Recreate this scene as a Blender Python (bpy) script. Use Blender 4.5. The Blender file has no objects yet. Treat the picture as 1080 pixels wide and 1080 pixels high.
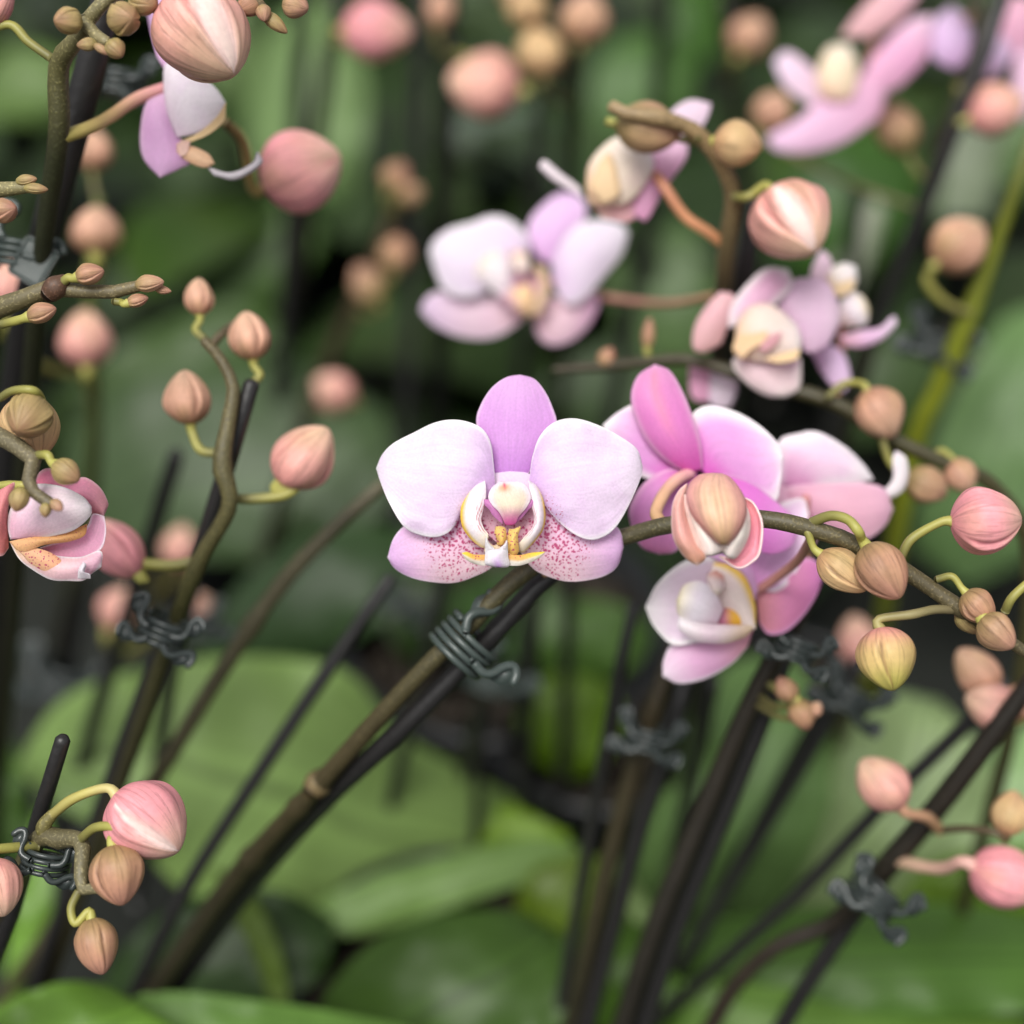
import bpy, bmesh, math, random
from mathutils import Vector, Matrix, noise
random.seed(7)
R = math.radians
scene = bpy.context.scene
COL = scene.collection

# ------------------------------------------------------------------ camera frame
D0 = 0.365
FOV = R(35)
PITCH = R(38)
S = 2*math.tan(FOV/2)/1080
FWD = Vector((0, math.cos(PITCH), -math.sin(PITCH)))
UP = Vector((0, math.sin(PITCH), math.cos(PITCH)))
RIGHT = Vector((1, 0, 0))
FOCUS = Vector((0, 0, 0.36))
CAM = FOCUS - FWD*D0

def P(x, y, k=1.0):
    return CAM + (RIGHT*((x-540)*S) + UP*((540-y)*S) + FWD)*(D0*k)
def px(r, k=1.0):
    return r*S*D0*k

def lin(c):
    out = []
    for v in c[:3]:
        v = v/255
        out.append(v/12.92 if v <= .04045 else ((v+.055)/1.055)**2.4)
    return out
def mix(a, b, t):
    return [a[i]+(b[i]-a[i])*t for i in range(3)]
def sm(a, b, x):
    t = min(1, max(0, (x-a)/(b-a))); return t*t*(3-2*t)

# ------------------------------------------------------------------ linking
def tag(o, label=None, cat=None, group=None, kind=None):
    if label: o['label'] = label
    if cat: o['category'] = cat
    if group: o['group'] = group
    if kind: o['kind'] = kind
    return o
WL = {}
def empty(name, loc, label, cat, group=None):
    o = bpy.data.objects.new(name, None); COL.objects.link(o)
    o.empty_display_size = .01
    o.location = loc; WL[o.name] = Vector(loc)
    return tag(o, label, cat, group)
def link(name, me, mat, parent=None, loc=(0, 0, 0)):
    o = bpy.data.objects.new(name, me); COL.objects.link(o)
    if mat is not None and not me.materials: me.materials.append(mat)
    loc = Vector(loc); WL[o.name] = loc
    if parent is not None:
        o.parent = parent; o.location = loc-WL[parent.name]
    else:
        o.location = loc
    return o

class MB:
    """mesh collector with a colour attribute and two uv layers"""
    def __init__(s): s.v = []; s.c = []; s.u = []; s.w = []; s.f = []
    def vert(s, p, c=(1, 1, 1, 0), u=(0, 0), w=(0, 0)):
        s.v.append(Vector(p)); s.c.append((c[0], c[1], c[2], c[3] if len(c) > 3 else 0)); s.u.append(u); s.w.append(w)
        return len(s.v)-1
    def build(s, name, mat, parent=None, origin=None, solid=0, smooth=True):
        o0 = Vector(origin) if origin is not None else (sum(s.v, Vector())/len(s.v))
        me = bpy.data.meshes.new(name)
        me.from_pydata([v-o0 for v in s.v], [], s.f)
        a = me.color_attributes.new('Col', 'FLOAT_COLOR', 'POINT')
        flat = [x for c in s.c for x in c]
        a.data.foreach_set('color', flat)
        for nm, src in (('UVMap', s.u), ('Pos', s.w)):
            l = me.uv_layers.new(name=nm)
            buf = []
            for lp in me.loops: buf += list(src[lp.vertex_index])
            l.data.foreach_set('uv', buf)
        if smooth: me.polygons.foreach_set('use_smooth', [True]*len(me.polygons))
        me.update()
        ob = link(name, me, mat, parent, o0)
        if solid:
            m = ob.modifiers.new('thick', 'SOLIDIFY'); m.thickness = solid; m.offset = 0
        return ob

# ------------------------------------------------------------------ materials
def mat(name):
    m = bpy.data.materials.new(name); m.use_nodes = True
    nt = m.node_tree; nt.nodes.clear()
    return m, nt, lambda t, **k: node(nt, t, **k)
def node(nt, t, **k):
    n = nt.nodes.new(t)
    for a, b in k.items():
        if a.startswith('i_'): n.inputs[a[2:].replace('_', ' ')].default_value = b
        else: setattr(n, a, b)
    return n
def finish(nt, sh):
    o = nt.nodes.new('ShaderNodeOutputMaterial'); nt.links.new(sh, o.inputs['Surface'])
def colmul(nt, a, fac_socket, lo, hi):
    """a * lerp(lo,hi,fac)"""
    mr = node(nt, 'ShaderNodeMapRange'); nt.links.new(fac_socket, mr.inputs['Value'])
    mr.inputs['To Min'].default_value = lo; mr.inputs['To Max'].default_value = hi
    vm = node(nt, 'ShaderNodeVectorMath', operation='SCALE')
    nt.links.new(a, vm.inputs[0]); nt.links.new(mr.outputs[0], vm.inputs['Scale'])
    return vm.outputs[0]

def petal_mat():
    m, nt, N = mat('petal_tissue'); L = nt.links.new
    at = N('ShaderNodeAttribute', attribute_name='Col')
    pos = N('ShaderNodeUVMap', uv_map='Pos'); uv = N('ShaderNodeUVMap', uv_map='UVMap')
    # cell mottling
    n1 = N('ShaderNodeTexNoise', noise_dimensions='2D'); n1.inputs['Scale'].default_value = 38; n1.inputs['Detail'].default_value = 5
    L(pos.outputs[0], n1.inputs['Vector'])
    c = colmul(nt, at.outputs['Color'], n1.outputs['Fac'], .86, 1.12)
    # veins running along the petal
    mp = N('ShaderNodeMapping'); mp.inputs['Scale'].default_value = (1.6, 22, 1); L(uv.outputs[0], mp.inputs['Vector'])
    n2 = N('ShaderNodeTexNoise', noise_dimensions='2D'); n2.inputs['Scale'].default_value = 1.4; n2.inputs['Detail'].default_value = 3
    L(mp.outputs[0], n2.inputs['Vector'])
    c = colmul(nt, c, n2.outputs['Fac'], .88, 1.08)
    # blotchy violet tint
    n3 = N('ShaderNodeTexNoise', noise_dimensions='2D'); n3.inputs['Scale'].default_value = 5; n3.inputs['Detail'].default_value = 4
    L(pos.outputs[0], n3.inputs['Vector'])
    r3 = N('ShaderNodeMapRange'); r3.inputs['From Min'].default_value = .5; r3.inputs['From Max'].default_value = .75
    r3.inputs['To Max'].default_value = .3; L(n3.outputs['Fac'], r3.inputs['Value'])
    mt = N('ShaderNodeMix', data_type='RGBA', blend_type='MULTIPLY'); L(r3.outputs[0], mt.inputs['Factor'])
    L(c, mt.inputs['A']); mt.inputs['B'].default_value = (.95, .83, .96, 1); c = mt.outputs['Result']
    # spots
    dn = N('ShaderNodeTexNoise', noise_dimensions='2D'); dn.inputs['Scale'].default_value = 14; L(pos.outputs[0], dn.inputs['Vector'])
    dm = N('ShaderNodeVectorMath', operation='SCALE'); L(dn.outputs['Color'], dm.inputs[0]); dm.inputs['Scale'].default_value = .06
    da = N('ShaderNodeVectorMath', operation='ADD'); L(pos.outputs[0], da.inputs[0]); L(dm.outputs[0], da.inputs[1])
    vo = N('ShaderNodeTexVoronoi', voronoi_dimensions='2D'); vo.inputs['Scale'].default_value = 25; vo.inputs['Randomness'].default_value = .85
    L(da.outputs[0], vo.inputs['Vector'])
    wn = N('ShaderNodeTexWhiteNoise', noise_dimensions='3D'); L(vo.outputs['Color'], wn.inputs['Vector'])
    th = N('ShaderNodeMapRange'); L(wn.outputs['Value'], th.inputs['Value']); th.inputs['To Min'].default_value = .2; th.inputs['To Max'].default_value = .5
    th2 = N('ShaderNodeMath', operation='MULTIPLY'); L(th.outputs[0], th2.inputs[0]); L(at.outputs['Alpha'], th2.inputs[1])
    df = N('ShaderNodeMath', operation='SUBTRACT'); L(th2.outputs[0], df.inputs[0]); L(vo.outputs['Distance'], df.inputs[1])
    sp = N('ShaderNodeMapRange'); L(df.outputs[0], sp.inputs['Value']); sp.inputs['From Min'].default_value = -.04; sp.inputs['From Max'].default_value = .1
    sp.inputs['To Max'].default_value = .92
    gate = N('ShaderNodeMath', operation='GREATER_THAN'); L(at.outputs['Alpha'], gate.inputs[0]); gate.inputs[1].default_value = .02
    spm = N('ShaderNodeMath', operation='MULTIPLY'); L(sp.outputs[0], spm.inputs[0]); L(gate.outputs[0], spm.inputs[1])
    ms = N('ShaderNodeMix', data_type='RGBA'); L(spm.outputs[0], ms.inputs['Factor']); L(c, ms.inputs['A']); ms.inputs['B'].default_value = (.50, .025, .16, 1)
    c = ms.outputs['Result']
    bp = N('ShaderNodeBump'); bp.inputs['Strength'].default_value = .16; bp.inputs['Distance'].default_value = .0006
    ad = N('ShaderNodeMath', operation='ADD'); L(n1.outputs['Fac'], ad.inputs[0]); L(n2.outputs['Fac'], ad.inputs[1]); L(ad.outputs[0], bp.inputs['Height'])
    b = N('ShaderNodeBsdfPrincipled'); b.inputs['Roughness'].default_value = .48; L(c, b.inputs['Base Color']); L(bp.outputs[0], b.inputs['Normal'])
    b.inputs['Sheen Weight'].default_value = .08; b.inputs['Specular IOR Level'].default_value = .35
    t = N('ShaderNodeBsdfTranslucent'); L(c, t.inputs['Color'])
    mx = N('ShaderNodeMixShader'); mx.inputs[0].default_value = .38; L(b.outputs[0], mx.inputs[1]); L(t.outputs[0], mx.inputs[2])
    finish(nt, mx.outputs[0]); return m

def bud_mat():
    m, nt, N = mat('bud_skin'); L = nt.links.new
    at = N('ShaderNodeAttribute', attribute_name='Col'); uv = N('ShaderNodeUVMap', uv_map='UVMap')
    mp = N('ShaderNodeMapping'); mp.inputs['Scale'].default_value = (58, 1.5, 1); L(uv.outputs[0], mp.inputs['Vector'])
    n1 = N('ShaderNodeTexNoise', noise_dimensions='2D'); n1.inputs['Scale'].default_value = 1; n1.inputs['Detail'].default_value = 4; n1.inputs['Distortion'].default_value = .6
    L(mp.outputs[0], n1.inputs['Vector'])
    rr = N('ShaderNodeMapRange'); rr.inputs['From Min'].default_value = .36; rr.inputs['From Max'].default_value = .46; L(n1.outputs['Fac'], rr.inputs['Value'])
    inv = N('ShaderNodeMath', operation='MAXIMUM'); L(rr.outputs[0], inv.inputs[0]); L(at.outputs['Alpha'], inv.inputs[1])
    c = colmul(nt, at.outputs['Color'], inv.outputs[0], .72, 1.0)
    tc = N('ShaderNodeTexCoord')
    n2 = N('ShaderNodeTexNoise'); n2.inputs['Scale'].default_value = 900; n2.inputs['Detail'].default_value = 4; L(tc.outputs['Object'], n2.inputs['Vector'])
    c = colmul(nt, c, n2.outputs['Fac'], .86, 1.14)
    n3 = N('ShaderNodeTexNoise'); n3.inputs['Scale'].default_value = 160; n3.inputs['Detail'].default_value = 2; L(tc.outputs['Object'], n3.inputs['Vector'])
    c = colmul(nt, c, n3.outputs['Fac'], .84, 1.14)
    bp = N('ShaderNodeBump'); bp.inputs['Strength'].default_value = .3; bp.inputs['Distance'].default_value = .0005; L(inv.outputs[0], bp.inputs['Height'])
    b = N('ShaderNodeBsdfPrincipled'); b.inputs['Roughness'].default_value = .5; L(c, b.inputs['Base Color']); L(bp.outputs[0], b.inputs['Normal'])
    b.inputs['Subsurface Weight'].default_value = .1; b.inputs['Subsurface Radius'].default_value = (1, .6, .45); b.inputs['Subsurface Scale'].default_value = .003
    b.inputs['Specular IOR Level'].default_value = .35
    finish(nt, b.outputs[0]); return m

def stem_mat():
    m, nt, N = mat('stem_skin'); L = nt.links.new
    at = N('ShaderNodeAttribute', attribute_name='Col'); tc = N('ShaderNodeTexCoord')
    n1 = N('ShaderNodeTexNoise'); n1.inputs['Scale'].default_value = 1500; n1.inputs['Detail'].default_value = 3; L(tc.outputs['Object'], n1.inputs['Vector'])
    r = N('ShaderNodeMapRange'); r.inputs['From Min'].default_value = .52; r.inputs['From Max'].default_value = .68; L(n1.outputs['Fac'], r.inputs['Value'])
    fl = N('ShaderNodeMath', operation='SUBTRACT'); L(r.outputs[0], fl.inputs[0]); L(at.outputs['Alpha'], fl.inputs[1]); fl.use_clamp = True
    c = colmul(nt, at.outputs['Color'], fl.outputs[0], .8, 1.6)
    n2 = N('ShaderNodeTexNoise'); n2.inputs['Scale'].default_value = 120; n2.inputs['Detail'].default_value = 3; L(tc.outputs['Object'], n2.inputs['Vector'])
    c = colmul(nt, c, n2.outputs['Fac'], .7, 1.3)
    bp = N('ShaderNodeBump'); bp.inputs['Strength'].default_value = .3; bp.inputs['Distance'].default_value = .0004; L(fl.outputs[0], bp.inputs['Height'])
    b = N('ShaderNodeBsdfPrincipled'); b.inputs['Roughness'].default_value = .5; L(c, b.inputs['Base Color']); L(bp.outputs[0], b.inputs['Normal'])
    finish(nt, b.outputs[0]); return m

def leaf_mat():
    m, nt, N = mat('leaf_skin'); L = nt.links.new
    at = N('ShaderNodeAttribute', attribute_name='Col'); uv = N('ShaderNodeUVMap', uv_map='UVMap'); tc = N('ShaderNodeTexCoord')
    mp = N('ShaderNodeMapping'); mp.inputs['Scale'].default_value = (1.2, 16, 1); L(uv.outputs[0], mp.inputs['Vector'])
    n1 = N('ShaderNodeTexNoise', noise_dimensions='2D'); n1.inputs['Scale'].default_value = 1.5; n1.inputs['Detail'].default_value = 4; L(mp.outputs[0], n1.inputs['Vector'])
    c = colmul(nt, at.outputs['Color'], n1.outputs['Fac'], .78, 1.2)
    n2 = N('ShaderNodeTexNoise'); n2.inputs['Scale'].default_value = 17; n2.inputs['Detail'].default_value = 6; L(tc.outputs['Object'], n2.inputs['Vector'])
    c = colmul(nt, c, n2.outputs['Fac'], .45, 1.5)
    bp = N('ShaderNodeBump'); bp.inputs['Strength'].default_value = .3; bp.inputs['Distance'].default_value = .003; L(n2.outputs['Fac'], bp.inputs['Height'])
    b = N('ShaderNodeBsdfPrincipled'); b.inputs['Roughness'].default_value = .45; b.inputs['Specular IOR Level'].default_value = .32; L(c, b.inputs['Base Color']); L(bp.outputs[0], b.inputs['Normal'])
    t = N('ShaderNodeBsdfTranslucent'); L(c, t.inputs['Color'])
    mx = N('ShaderNodeMixShader'); mx.inputs[0].default_value = .15; L(b.outputs[0], mx.inputs[1]); L(t.outputs[0], mx.inputs[2])
    finish(nt, mx.outputs[0]); return m

def plain_mat(name, c, rough, lo=.7, hi=1.3, scale=200, bump=.2, spec=.5):
    m, nt, N = mat(name); L = nt.links.new
    tc = N('ShaderNodeTexCoord')
    n2 = N('ShaderNodeTexNoise'); n2.inputs['Scale'].default_value = scale; n2.inputs['Detail'].default_value = 4; L(tc.outputs['Object'], n2.inputs['Vector'])
    rgb = N('ShaderNodeRGB'); rgb.outputs[0].default_value = (*c, 1)
    cc = colmul(nt, rgb.outputs[0], n2.outputs['Fac'], lo, hi)
    bp = N('ShaderNodeBump'); bp.inputs['Strength'].default_value = bump; bp.inputs['Distance'].default_value = .001; L(n2.outputs['Fac'], bp.inputs['Height'])
    b = N('ShaderNodeBsdfPrincipled'); b.inputs['Roughness'].default_value = rough; L(cc, b.inputs['Base Color']); L(bp.outputs[0], b.inputs['Normal'])
    b.inputs['Specular IOR Level'].default_value = spec
    finish(nt, b.outputs[0]); return m

M_PET = petal_mat(); M_BUD = bud_mat(); M_STEM = stem_mat(); M_LEAF = leaf_mat()
M_STAKE = plain_mat('stake_plastic', (.016, .015, .015), .42, scale=500)
M_CLIP = plain_mat('clip_plastic', (.05, .066, .06), .26, scale=300, bump=.1)
M_CLIPD = plain_mat('dark_clip_plastic', (.036, .045, .043), .14, scale=300, bump=.1)
M_POT = plain_mat('pot_plastic', (.010, .011, .012), .4, scale=60)
M_BARK = plain_mat('bark_mix', (.030, .022, .014), .85, .4, 1.7, 90, 1.0)
M_GROUND = plain_mat('ground_cloth', (.006, .008, .005), .85, .5, 1.5, 40, .6)

# ------------------------------------------------------------------ curves
def crspline(pts, n):
    """open catmull rom through tuples, n samples equally spaced by arc length (first two coords)"""
    pts = [tuple(p) for p in pts]
    if len(pts) == 1: return [pts[0]]*n
    d = len(pts[0]); e = [tuple(2*pts[0][i]-pts[1][i] for i in range(d))]+pts+[tuple(2*pts[-1][i]-pts[-2][i] for i in range(d))]
    dense = []
    for j in range(1, len(e)-2):
        a, b, c, q = e[j-1], e[j], e[j+1], e[j+2]
        for q_ in range(12):
            t = q_/12
            dense.append(tuple(.5*((2*b[i])+(c[i]-a[i])*t+(2*a[i]-5*b[i]+4*c[i]-q[i])*t*t+(3*b[i]-a[i]-3*c[i]+q[i])*t**3) for i in range(d)))
    dense.append(pts[-1])
    dl = [0]
    for a, b in zip(dense, dense[1:]): dl.append(dl[-1]+math.dist(a[:3], b[:3]))
    out = []; j = 0
    for i in range(n):
        s = dl[-1]*i/(n-1)
        while j < len(dl)-2 and dl[j+1] < s: j += 1
        t = (s-dl[j])/max(1e-9, dl[j+1]-dl[j]); t = min(1, max(0, t))
        out.append(tuple(dense[j][q]+(dense[j+1][q]-dense[j][q])*t for q in range(d)))
    return out

def Z(pts, x0, y0, f):
    return [(x0+a/f, y0+b/f) for a, b in pts]

# ------------------------------------------------------------------ a petal, lobe or leaf from its outline
def patch(mb, pts, tip, k, z=(0, 0, 0), bulge=0, tilt=0, cf=None, n=26, m=16, ripple=.3, round_=False, curl=0, swap=False):
    """outline pts start at the base, run to index tip, and back; z: mm toward the viewer at base, middle, tip"""
    l = crspline(pts[:tip+1], n); r = crspline(list(reversed(pts[tip:])), n)
    cx = sum(p[0] for p in pts)/len(pts); cy = sum(p[1] for p in pts)/len(pts)
    ids = []
    sd = cx*.013+cy*.007
    for i in range(n):
        t = i/(n-1); row = []
        zz = z[0]*(1-t)*(1-2*t)+4*z[1]*t*(1-t)*1.0+z[2]*t*(2*t-1)
        for j in range(m):
            s = j/(m-1)
            # denser near the rim
            s = .5-.5*math.cos(math.pi*s)*(.55)-.5*(1-2*s)*.45
            s = min(1, max(0, s))
            x = l[i][0]+(r[i][0]-l[i][0])*s; y = l[i][1]+(r[i][1]-l[i][1])*s
            q = 1-(2*s-1)**2
            if round_:
                b = bulge*math.sqrt(max(0, q))*math.sqrt(max(0, 1-(2*t-1)**2*.97))
            else:
                b = bulge*q*math.sin(math.pi*min(1, max(0, t*.9+.05)))
            ed = (2*s-1)**2
            nz = noise.noise(Vector((x*.022+sd, y*.022-sd, 3.1)))*ripple*(.25+ed)*1.6*min(1, t*2)
            if n >= 36: nz += ripple*.22*noise.noise(Vector((x*.07, y*.07, 9.2)))*(.4+ed)
            zt = zz+b+tilt*(s-.5)+nz+curl*ed*t
            p = P(x, y, k-zt/1000/D0)
            c = cf(t, s) if cf else (1, 1, 1, 0)
            row.append(mb.vert(p, c, (s*.33, t) if swap else (t, s), (x/100, y/100)))
        ids.append(row)
    for i in range(n-1):
        for j in range(m-1):
            mb.f.append((ids[i][j], ids[i][j+1], ids[i+1][j+1], ids[i+1][j]))

def grad(base, mid, tip, edge=None, ew=.12, spots=None, al=1.0, emid=.45):
    b, m_, t_ = lin(base), lin(mid), lin(tip); e = lin(edge) if edge else None
    def f(t, s):
        c = mix(b, m_, sm(0, emid, t)) if t < emid else mix(m_, t_, sm(emid, 1, t))
        if e:
            d = min(min(s, 1-s)*1.0, (1-t)*.9)
            c = mix(e, c, sm(0, ew, d))
        a = spots(t, s) if spots else 0
        return (c[0]*al, c[1]*al, c[2]*al, a)
    return f

# ------------------------------------------------------------------ tubes
def tube(mb, path, cols, sides=12, sub=7, lumps=None, cap=True, smoothskin=0, u0=0):
    """path: (Vector, radius) list; cols: list of rgb stops along it"""
    pts = [(*p, r) for p, r in path]
    n = max(3, (len(path)-1)*sub+1)
    sp = crspline(pts, n)
    V = [Vector(q[:3]) for q in sp]
    nrm = None; rings = []
    L = [[v*(.62 if not smoothskin else 1) for v in lin(c)] for c in cols]
    for i in range(n):
        t = (V[min(i+1, n-1)]-V[max(i-1, 0)]).normalized()
        if nrm is None:
            nrm = t.orthogonal().normalized()
        nrm = (nrm-t*nrm.dot(t)).normalized(); bn = t.cross(nrm)
        u = max(0, (i/(n-1)-u0)/(1-u0)); q = u*(len(L)-1); a = min(int(q), len(L)-2) if len(L) > 1 else 0
        c = mix(L[a], L[a+1], q-a) if len(L) > 1 else L[0]
        rr = sp[i][3]
        if lumps:
            for (lu, la, lw) in lumps: rr *= 1+la*math.exp(-((u-lu)/lw)**2)
        wob = 1+.05*noise.noise(V[i]*300)
        ring = []
        for j in range(sides):
            th = 2*math.pi*j/sides
            ring.append(mb.vert(V[i]+(nrm*math.cos(th)+bn*math.sin(th))*rr*wob, (*c, smoothskin), (j/sides, u)))
        rings.append(ring)
    for i in range(n-1):
        for j in range(sides):
            mb.f.append((rings[i][j], rings[i][(j+1) % sides], rings[i+1][(j+1) % sides], rings[i+1][j]))
    if cap:
        for ring, e in ((rings[0], 0), (rings[-1], 1)):
            i = 0 if e == 0 else n-1
            d = (V[0]-V[1]).normalized() if e == 0 else (V[-1]-V[-2]).normalized()
            c = mb.c[ring[0]]
            # rounded end
            mid = []
            cen = V[i]
            for j in range(sides):
                p = mb.v[ring[j]]
                mid.append(mb.vert(cen+(p-cen)*.7+d*sp[i][3]*.55, c))
            top = mb.vert(cen+d*sp[i][3]*.75, c)
            for j in range(sides):
                a, b = ring[j], ring[(j+1) % sides]; a2, b2 = mid[j], mid[(j+1) % sides]
                mb.f.append((a, b, b2, a2)); mb.f.append((a2, b2, top))

def pt(q, r0=None):
    """(x,y,k,r) in picture units -> (world point, metres)"""
    if isinstance(q[0], Vector): return q
    return (P(q[0], q[1], q[2]), px(q[3] if len(q) > 3 else r0, q[2]))

def to_pot(path, zpot=.11):
    """continue a stem or stake down to the top of its pot"""
    a, r = path[0]; b = path[1][0]
    d = (a-b).normalized()
    if d.z > -.35: d = Vector((d.x*.4, d.y*.4, -1)).normalized()
    t = (a.z-zpot)/(-d.z)
    if t <= .004: return path
    return [(a+d*t, r)]+path

def stem_part(spike, pts, cols, lumps=None, name='stem', pot=True, sides=12, matl=None):
    path = [pt(q) for q in pts]
    u0 = 0
    if pot:
        n0 = len(path); path = to_pot(path)
        if len(path) > n0:
            seg = [(a[0]-b[0]).length for a, b in zip(path, path[1:])]; u0 = seg[0]/sum(seg)
    mb = MB(); tube(mb, path, cols, sides=sides, lumps=lumps, u0=u0, sub=9)
    return mb.build(name, matl or M_STEM, spike)

# picture colours of stalks
GREENBROWN = [(78, 70, 42), (92, 82, 50), (100, 92, 58)]
DARKBROWN = [(44, 36, 26), (56, 46, 30), (64, 54, 36)]
YG = [(112, 108, 62), (166, 162, 82), (184, 180, 96)]
PEDPINK = [(190, 150, 110), (206, 150, 130), (220, 150, 150)]

# ------------------------------------------------------------------ buds
PAL = {
 'pink':  ((212, 146, 140), (222, 164, 152), (224, 186, 160), (176, 106, 104)),
 'hot':   ((216, 142, 148), (228, 154, 160), (220, 176, 160), (184, 106, 116)),
 'peach': ((176, 130, 104), (200, 154, 130), (206, 168, 142), (150, 102, 84)),
 'tan':   ((146, 126, 84), (174, 138, 108), (180, 136, 116), (118, 86, 64)),
 'brown': ((150, 124, 84), (172, 130, 104), (170, 124, 106), (104, 72, 54)),
 'yg':    ((206, 140, 132), (196, 168, 112), (186, 178, 92), (140, 104, 70)),
 'olive': ((150, 138, 84), (160, 138, 94), (152, 118, 88), (108, 90, 58)),
 'gold':  ((186, 146, 108), (198, 166, 122), (194, 156, 118), (142, 106, 78)),
}
def bud(spike, x, y, k, L, W, ang, tilt=0, pal='pink', ped=None, pr=4, pcols=None, gap=None, rot=20, q=1, name='bud', label=None, tipw=.0):
    """L, W in pixels; ang: picture direction base->tip, degrees; tilt: towards the viewer"""
    a, tl = R(ang), R(tilt)
    ax = (RIGHT*math.cos(a)+UP*math.sin(a))*math.cos(tl)-FWD*math.sin(tl)
    e1 = (-FWD-ax*(-FWD).dot(ax))
    e1 = e1.normalized() if e1.length > .05 else UP.copy()
    e2 = ax.cross(e1)
    Lm, Wm = px(L, k), px(W, k)
    cen = P(x, y, k); base = cen-ax*Lm*.5
    n, s = (34, 84) if q == 1 else (14, 28)
    mb = MB(); C = [lin(c) for c in PAL[pal]]; ids = []
    white, blush = lin((236, 212, 204)), lin((230, 176, 178))
    sdv = x*.37+y*.11
    seams = [R(rot+120*i) for i in range(3)]
    for i in range(n+1):
        t = i/n; tt = (1-math.cos(math.pi*t))/2
        f = max(0, math.sin(math.pi*tt**.84))**.6*(1+.05*(.5-tt))
        row = []
        for j in range(s):
            th = 2*math.pi*j/s
            r = f; c = mix(C[0], C[1], sm(0, .5, tt)) if tt < .5 else mix(C[1], C[2], sm(.5, 1, tt))
            lon = noise.noise(Vector((math.cos(th)*2.1+sdv, math.sin(th)*2.1, tt*1.2)))
            c = [v*(1+.26*lon) for v in c]
            lo2 = noise.noise(Vector((math.cos(th)*1.1-sdv, math.sin(th)*1.1, tt*2+5)))
            c = mix(c, lin((168, 152, 92)), max(0, lo2)*.55*(1-.4*tt))
            r *= 1+.09*noise.noise(Vector((math.cos(th)*1.2+sdv, math.sin(th)*1.2, tt*1.8)))
            for sa in seams:
                d = (th-sa-.25*math.sin(tt*3)+math.pi) % (2*math.pi)-math.pi
                g = math.exp(-(d/.09)**2)
                amp = sm(.06, .35, tt)
                r *= 1-.10*g*amp
                r *= 1+.06*math.exp(-((d-.17)/.14)**2)*amp
                c = mix(c, C[3], .85*math.exp(-(d/.05)**2)*amp)
                c = mix(c, [min(1, v*1.25) for v in c], .5*math.exp(-((d-.14)/.07)**2)*amp)
            # the ridge down the middle of each sepal
            for sa in seams:
                d = (th-sa-math.pi/3+math.pi) % (2*math.pi)-math.pi
                r *= 1+.03*math.exp(-(d/.13)**2)
                c = mix(c, C[3], .28*math.exp(-(d/.05)**2))
            fl_ = 0
            if gap:
                ga, gw, g0 = gap
                wd = R(gw)*sm(g0, 1.0, tt)**.8*(1 if tt < .97 else .6)
                d = abs((th-R(ga)+math.pi) % (2*math.pi)-math.pi)
                if wd > .02:
                    ins = (1-sm(wd*.7, wd*1.06, d))*.9
                    r *= 1-.09*ins+.05*math.exp(-((d-wd*1.1)/.1)**2)
                    cw = mix(blush, white, .5+.5*math.cos(d/wd*1.5)) if d < wd else white
                    c = mix(c, cw, ins); fl_ = ins
                    c = mix(c, [1.1*v for v in white], .2*math.exp(-((d-wd*1.1)/.05)**2))
            p = base+ax*Lm*tt+(e1*math.cos(th)+e2*math.sin(th))*(Wm*.5*r)
            row.append(mb.vert(p, (*c, fl_), (j/s, tt)))
        ids.append(row)
    for i in range(n):
        for j in range(s):
            mb.f.append((ids[i][j], ids[i][(j+1) % s], ids[i+1][(j+1) % s], ids[i+1][j]))
    o = mb.build(name, M_BUD, spike)
    if label: o['label'] = label
    if ped:
        pp = []
        for w in ped:
            kk = w[2] if len(w) > 2 else k
            pp.append((P(w[0], w[1], kk), px(pr, kk)))
        while len(pp) > 2 and (pp[-1][0]-(base-ax*Lm*.13)).length < Lm*.24: pp.pop()
        pp.append((base-ax*Lm*.13, px(pr*.95, k))); pp.append((base+ax*Lm*.06, px(pr*1.35, k)))
        mb = MB(); tube(mb, pp, pcols or YG, sides=10 if q == 1 else 8, smoothskin=1)
        mb.build('pedicel', M_STEM, o)
    return o

# ------------------------------------------------------------------ flowers
def flower(spike, x, y, k, parts, ped=None, pr=4, pcols=None, q=1, label=None):
    loc = P(x, y, k)
    fl = bpy.data.objects.new('flower', None); COL.objects.link(fl); fl.empty_display_size = .005
    fl.parent = spike; WL[fl.name] = loc; fl.location = loc-WL[spike.name]
    if label: fl['label'] = label
    res = dict(n=40, m=30) if q == 1 else dict(n=20, m=14)
    for nm, plist in parts:
        mb = MB()
        for d in plist:
            d = dict(d); d.setdefault('k', k)
            for a, b in res.items(): d.setdefault(a, b)
            patch(mb, **d)
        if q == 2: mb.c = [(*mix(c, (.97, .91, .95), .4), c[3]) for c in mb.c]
        mb.build(nm, M_PET, fl, solid=.00022)
    if ped:
        pp = [(P(w[0], w[1], w[2] if len(w) > 2 else k), px(pr, k)) for w in ped]
        mb = MB(); tube(mb, pp, pcols or PEDPINK, sides=10, smoothskin=1); mb.build('pedicel', M_STEM, fl)
    return fl

# ------------------------------------------------------------------ clips, stakes
def stake(pts, label, pot=True, name='support_stake', r=None):
    path = [pt(q) for q in pts]
    if pot: path = to_pot(path)
    mb = MB(); tube(mb, path, [(20, 20, 20)], sides=12, sub=3)
    o = mb.build(name, M_STAKE, None)
    return tag(o, label, 'plant stake', 'black stakes holding up the flower stalks')

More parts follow.
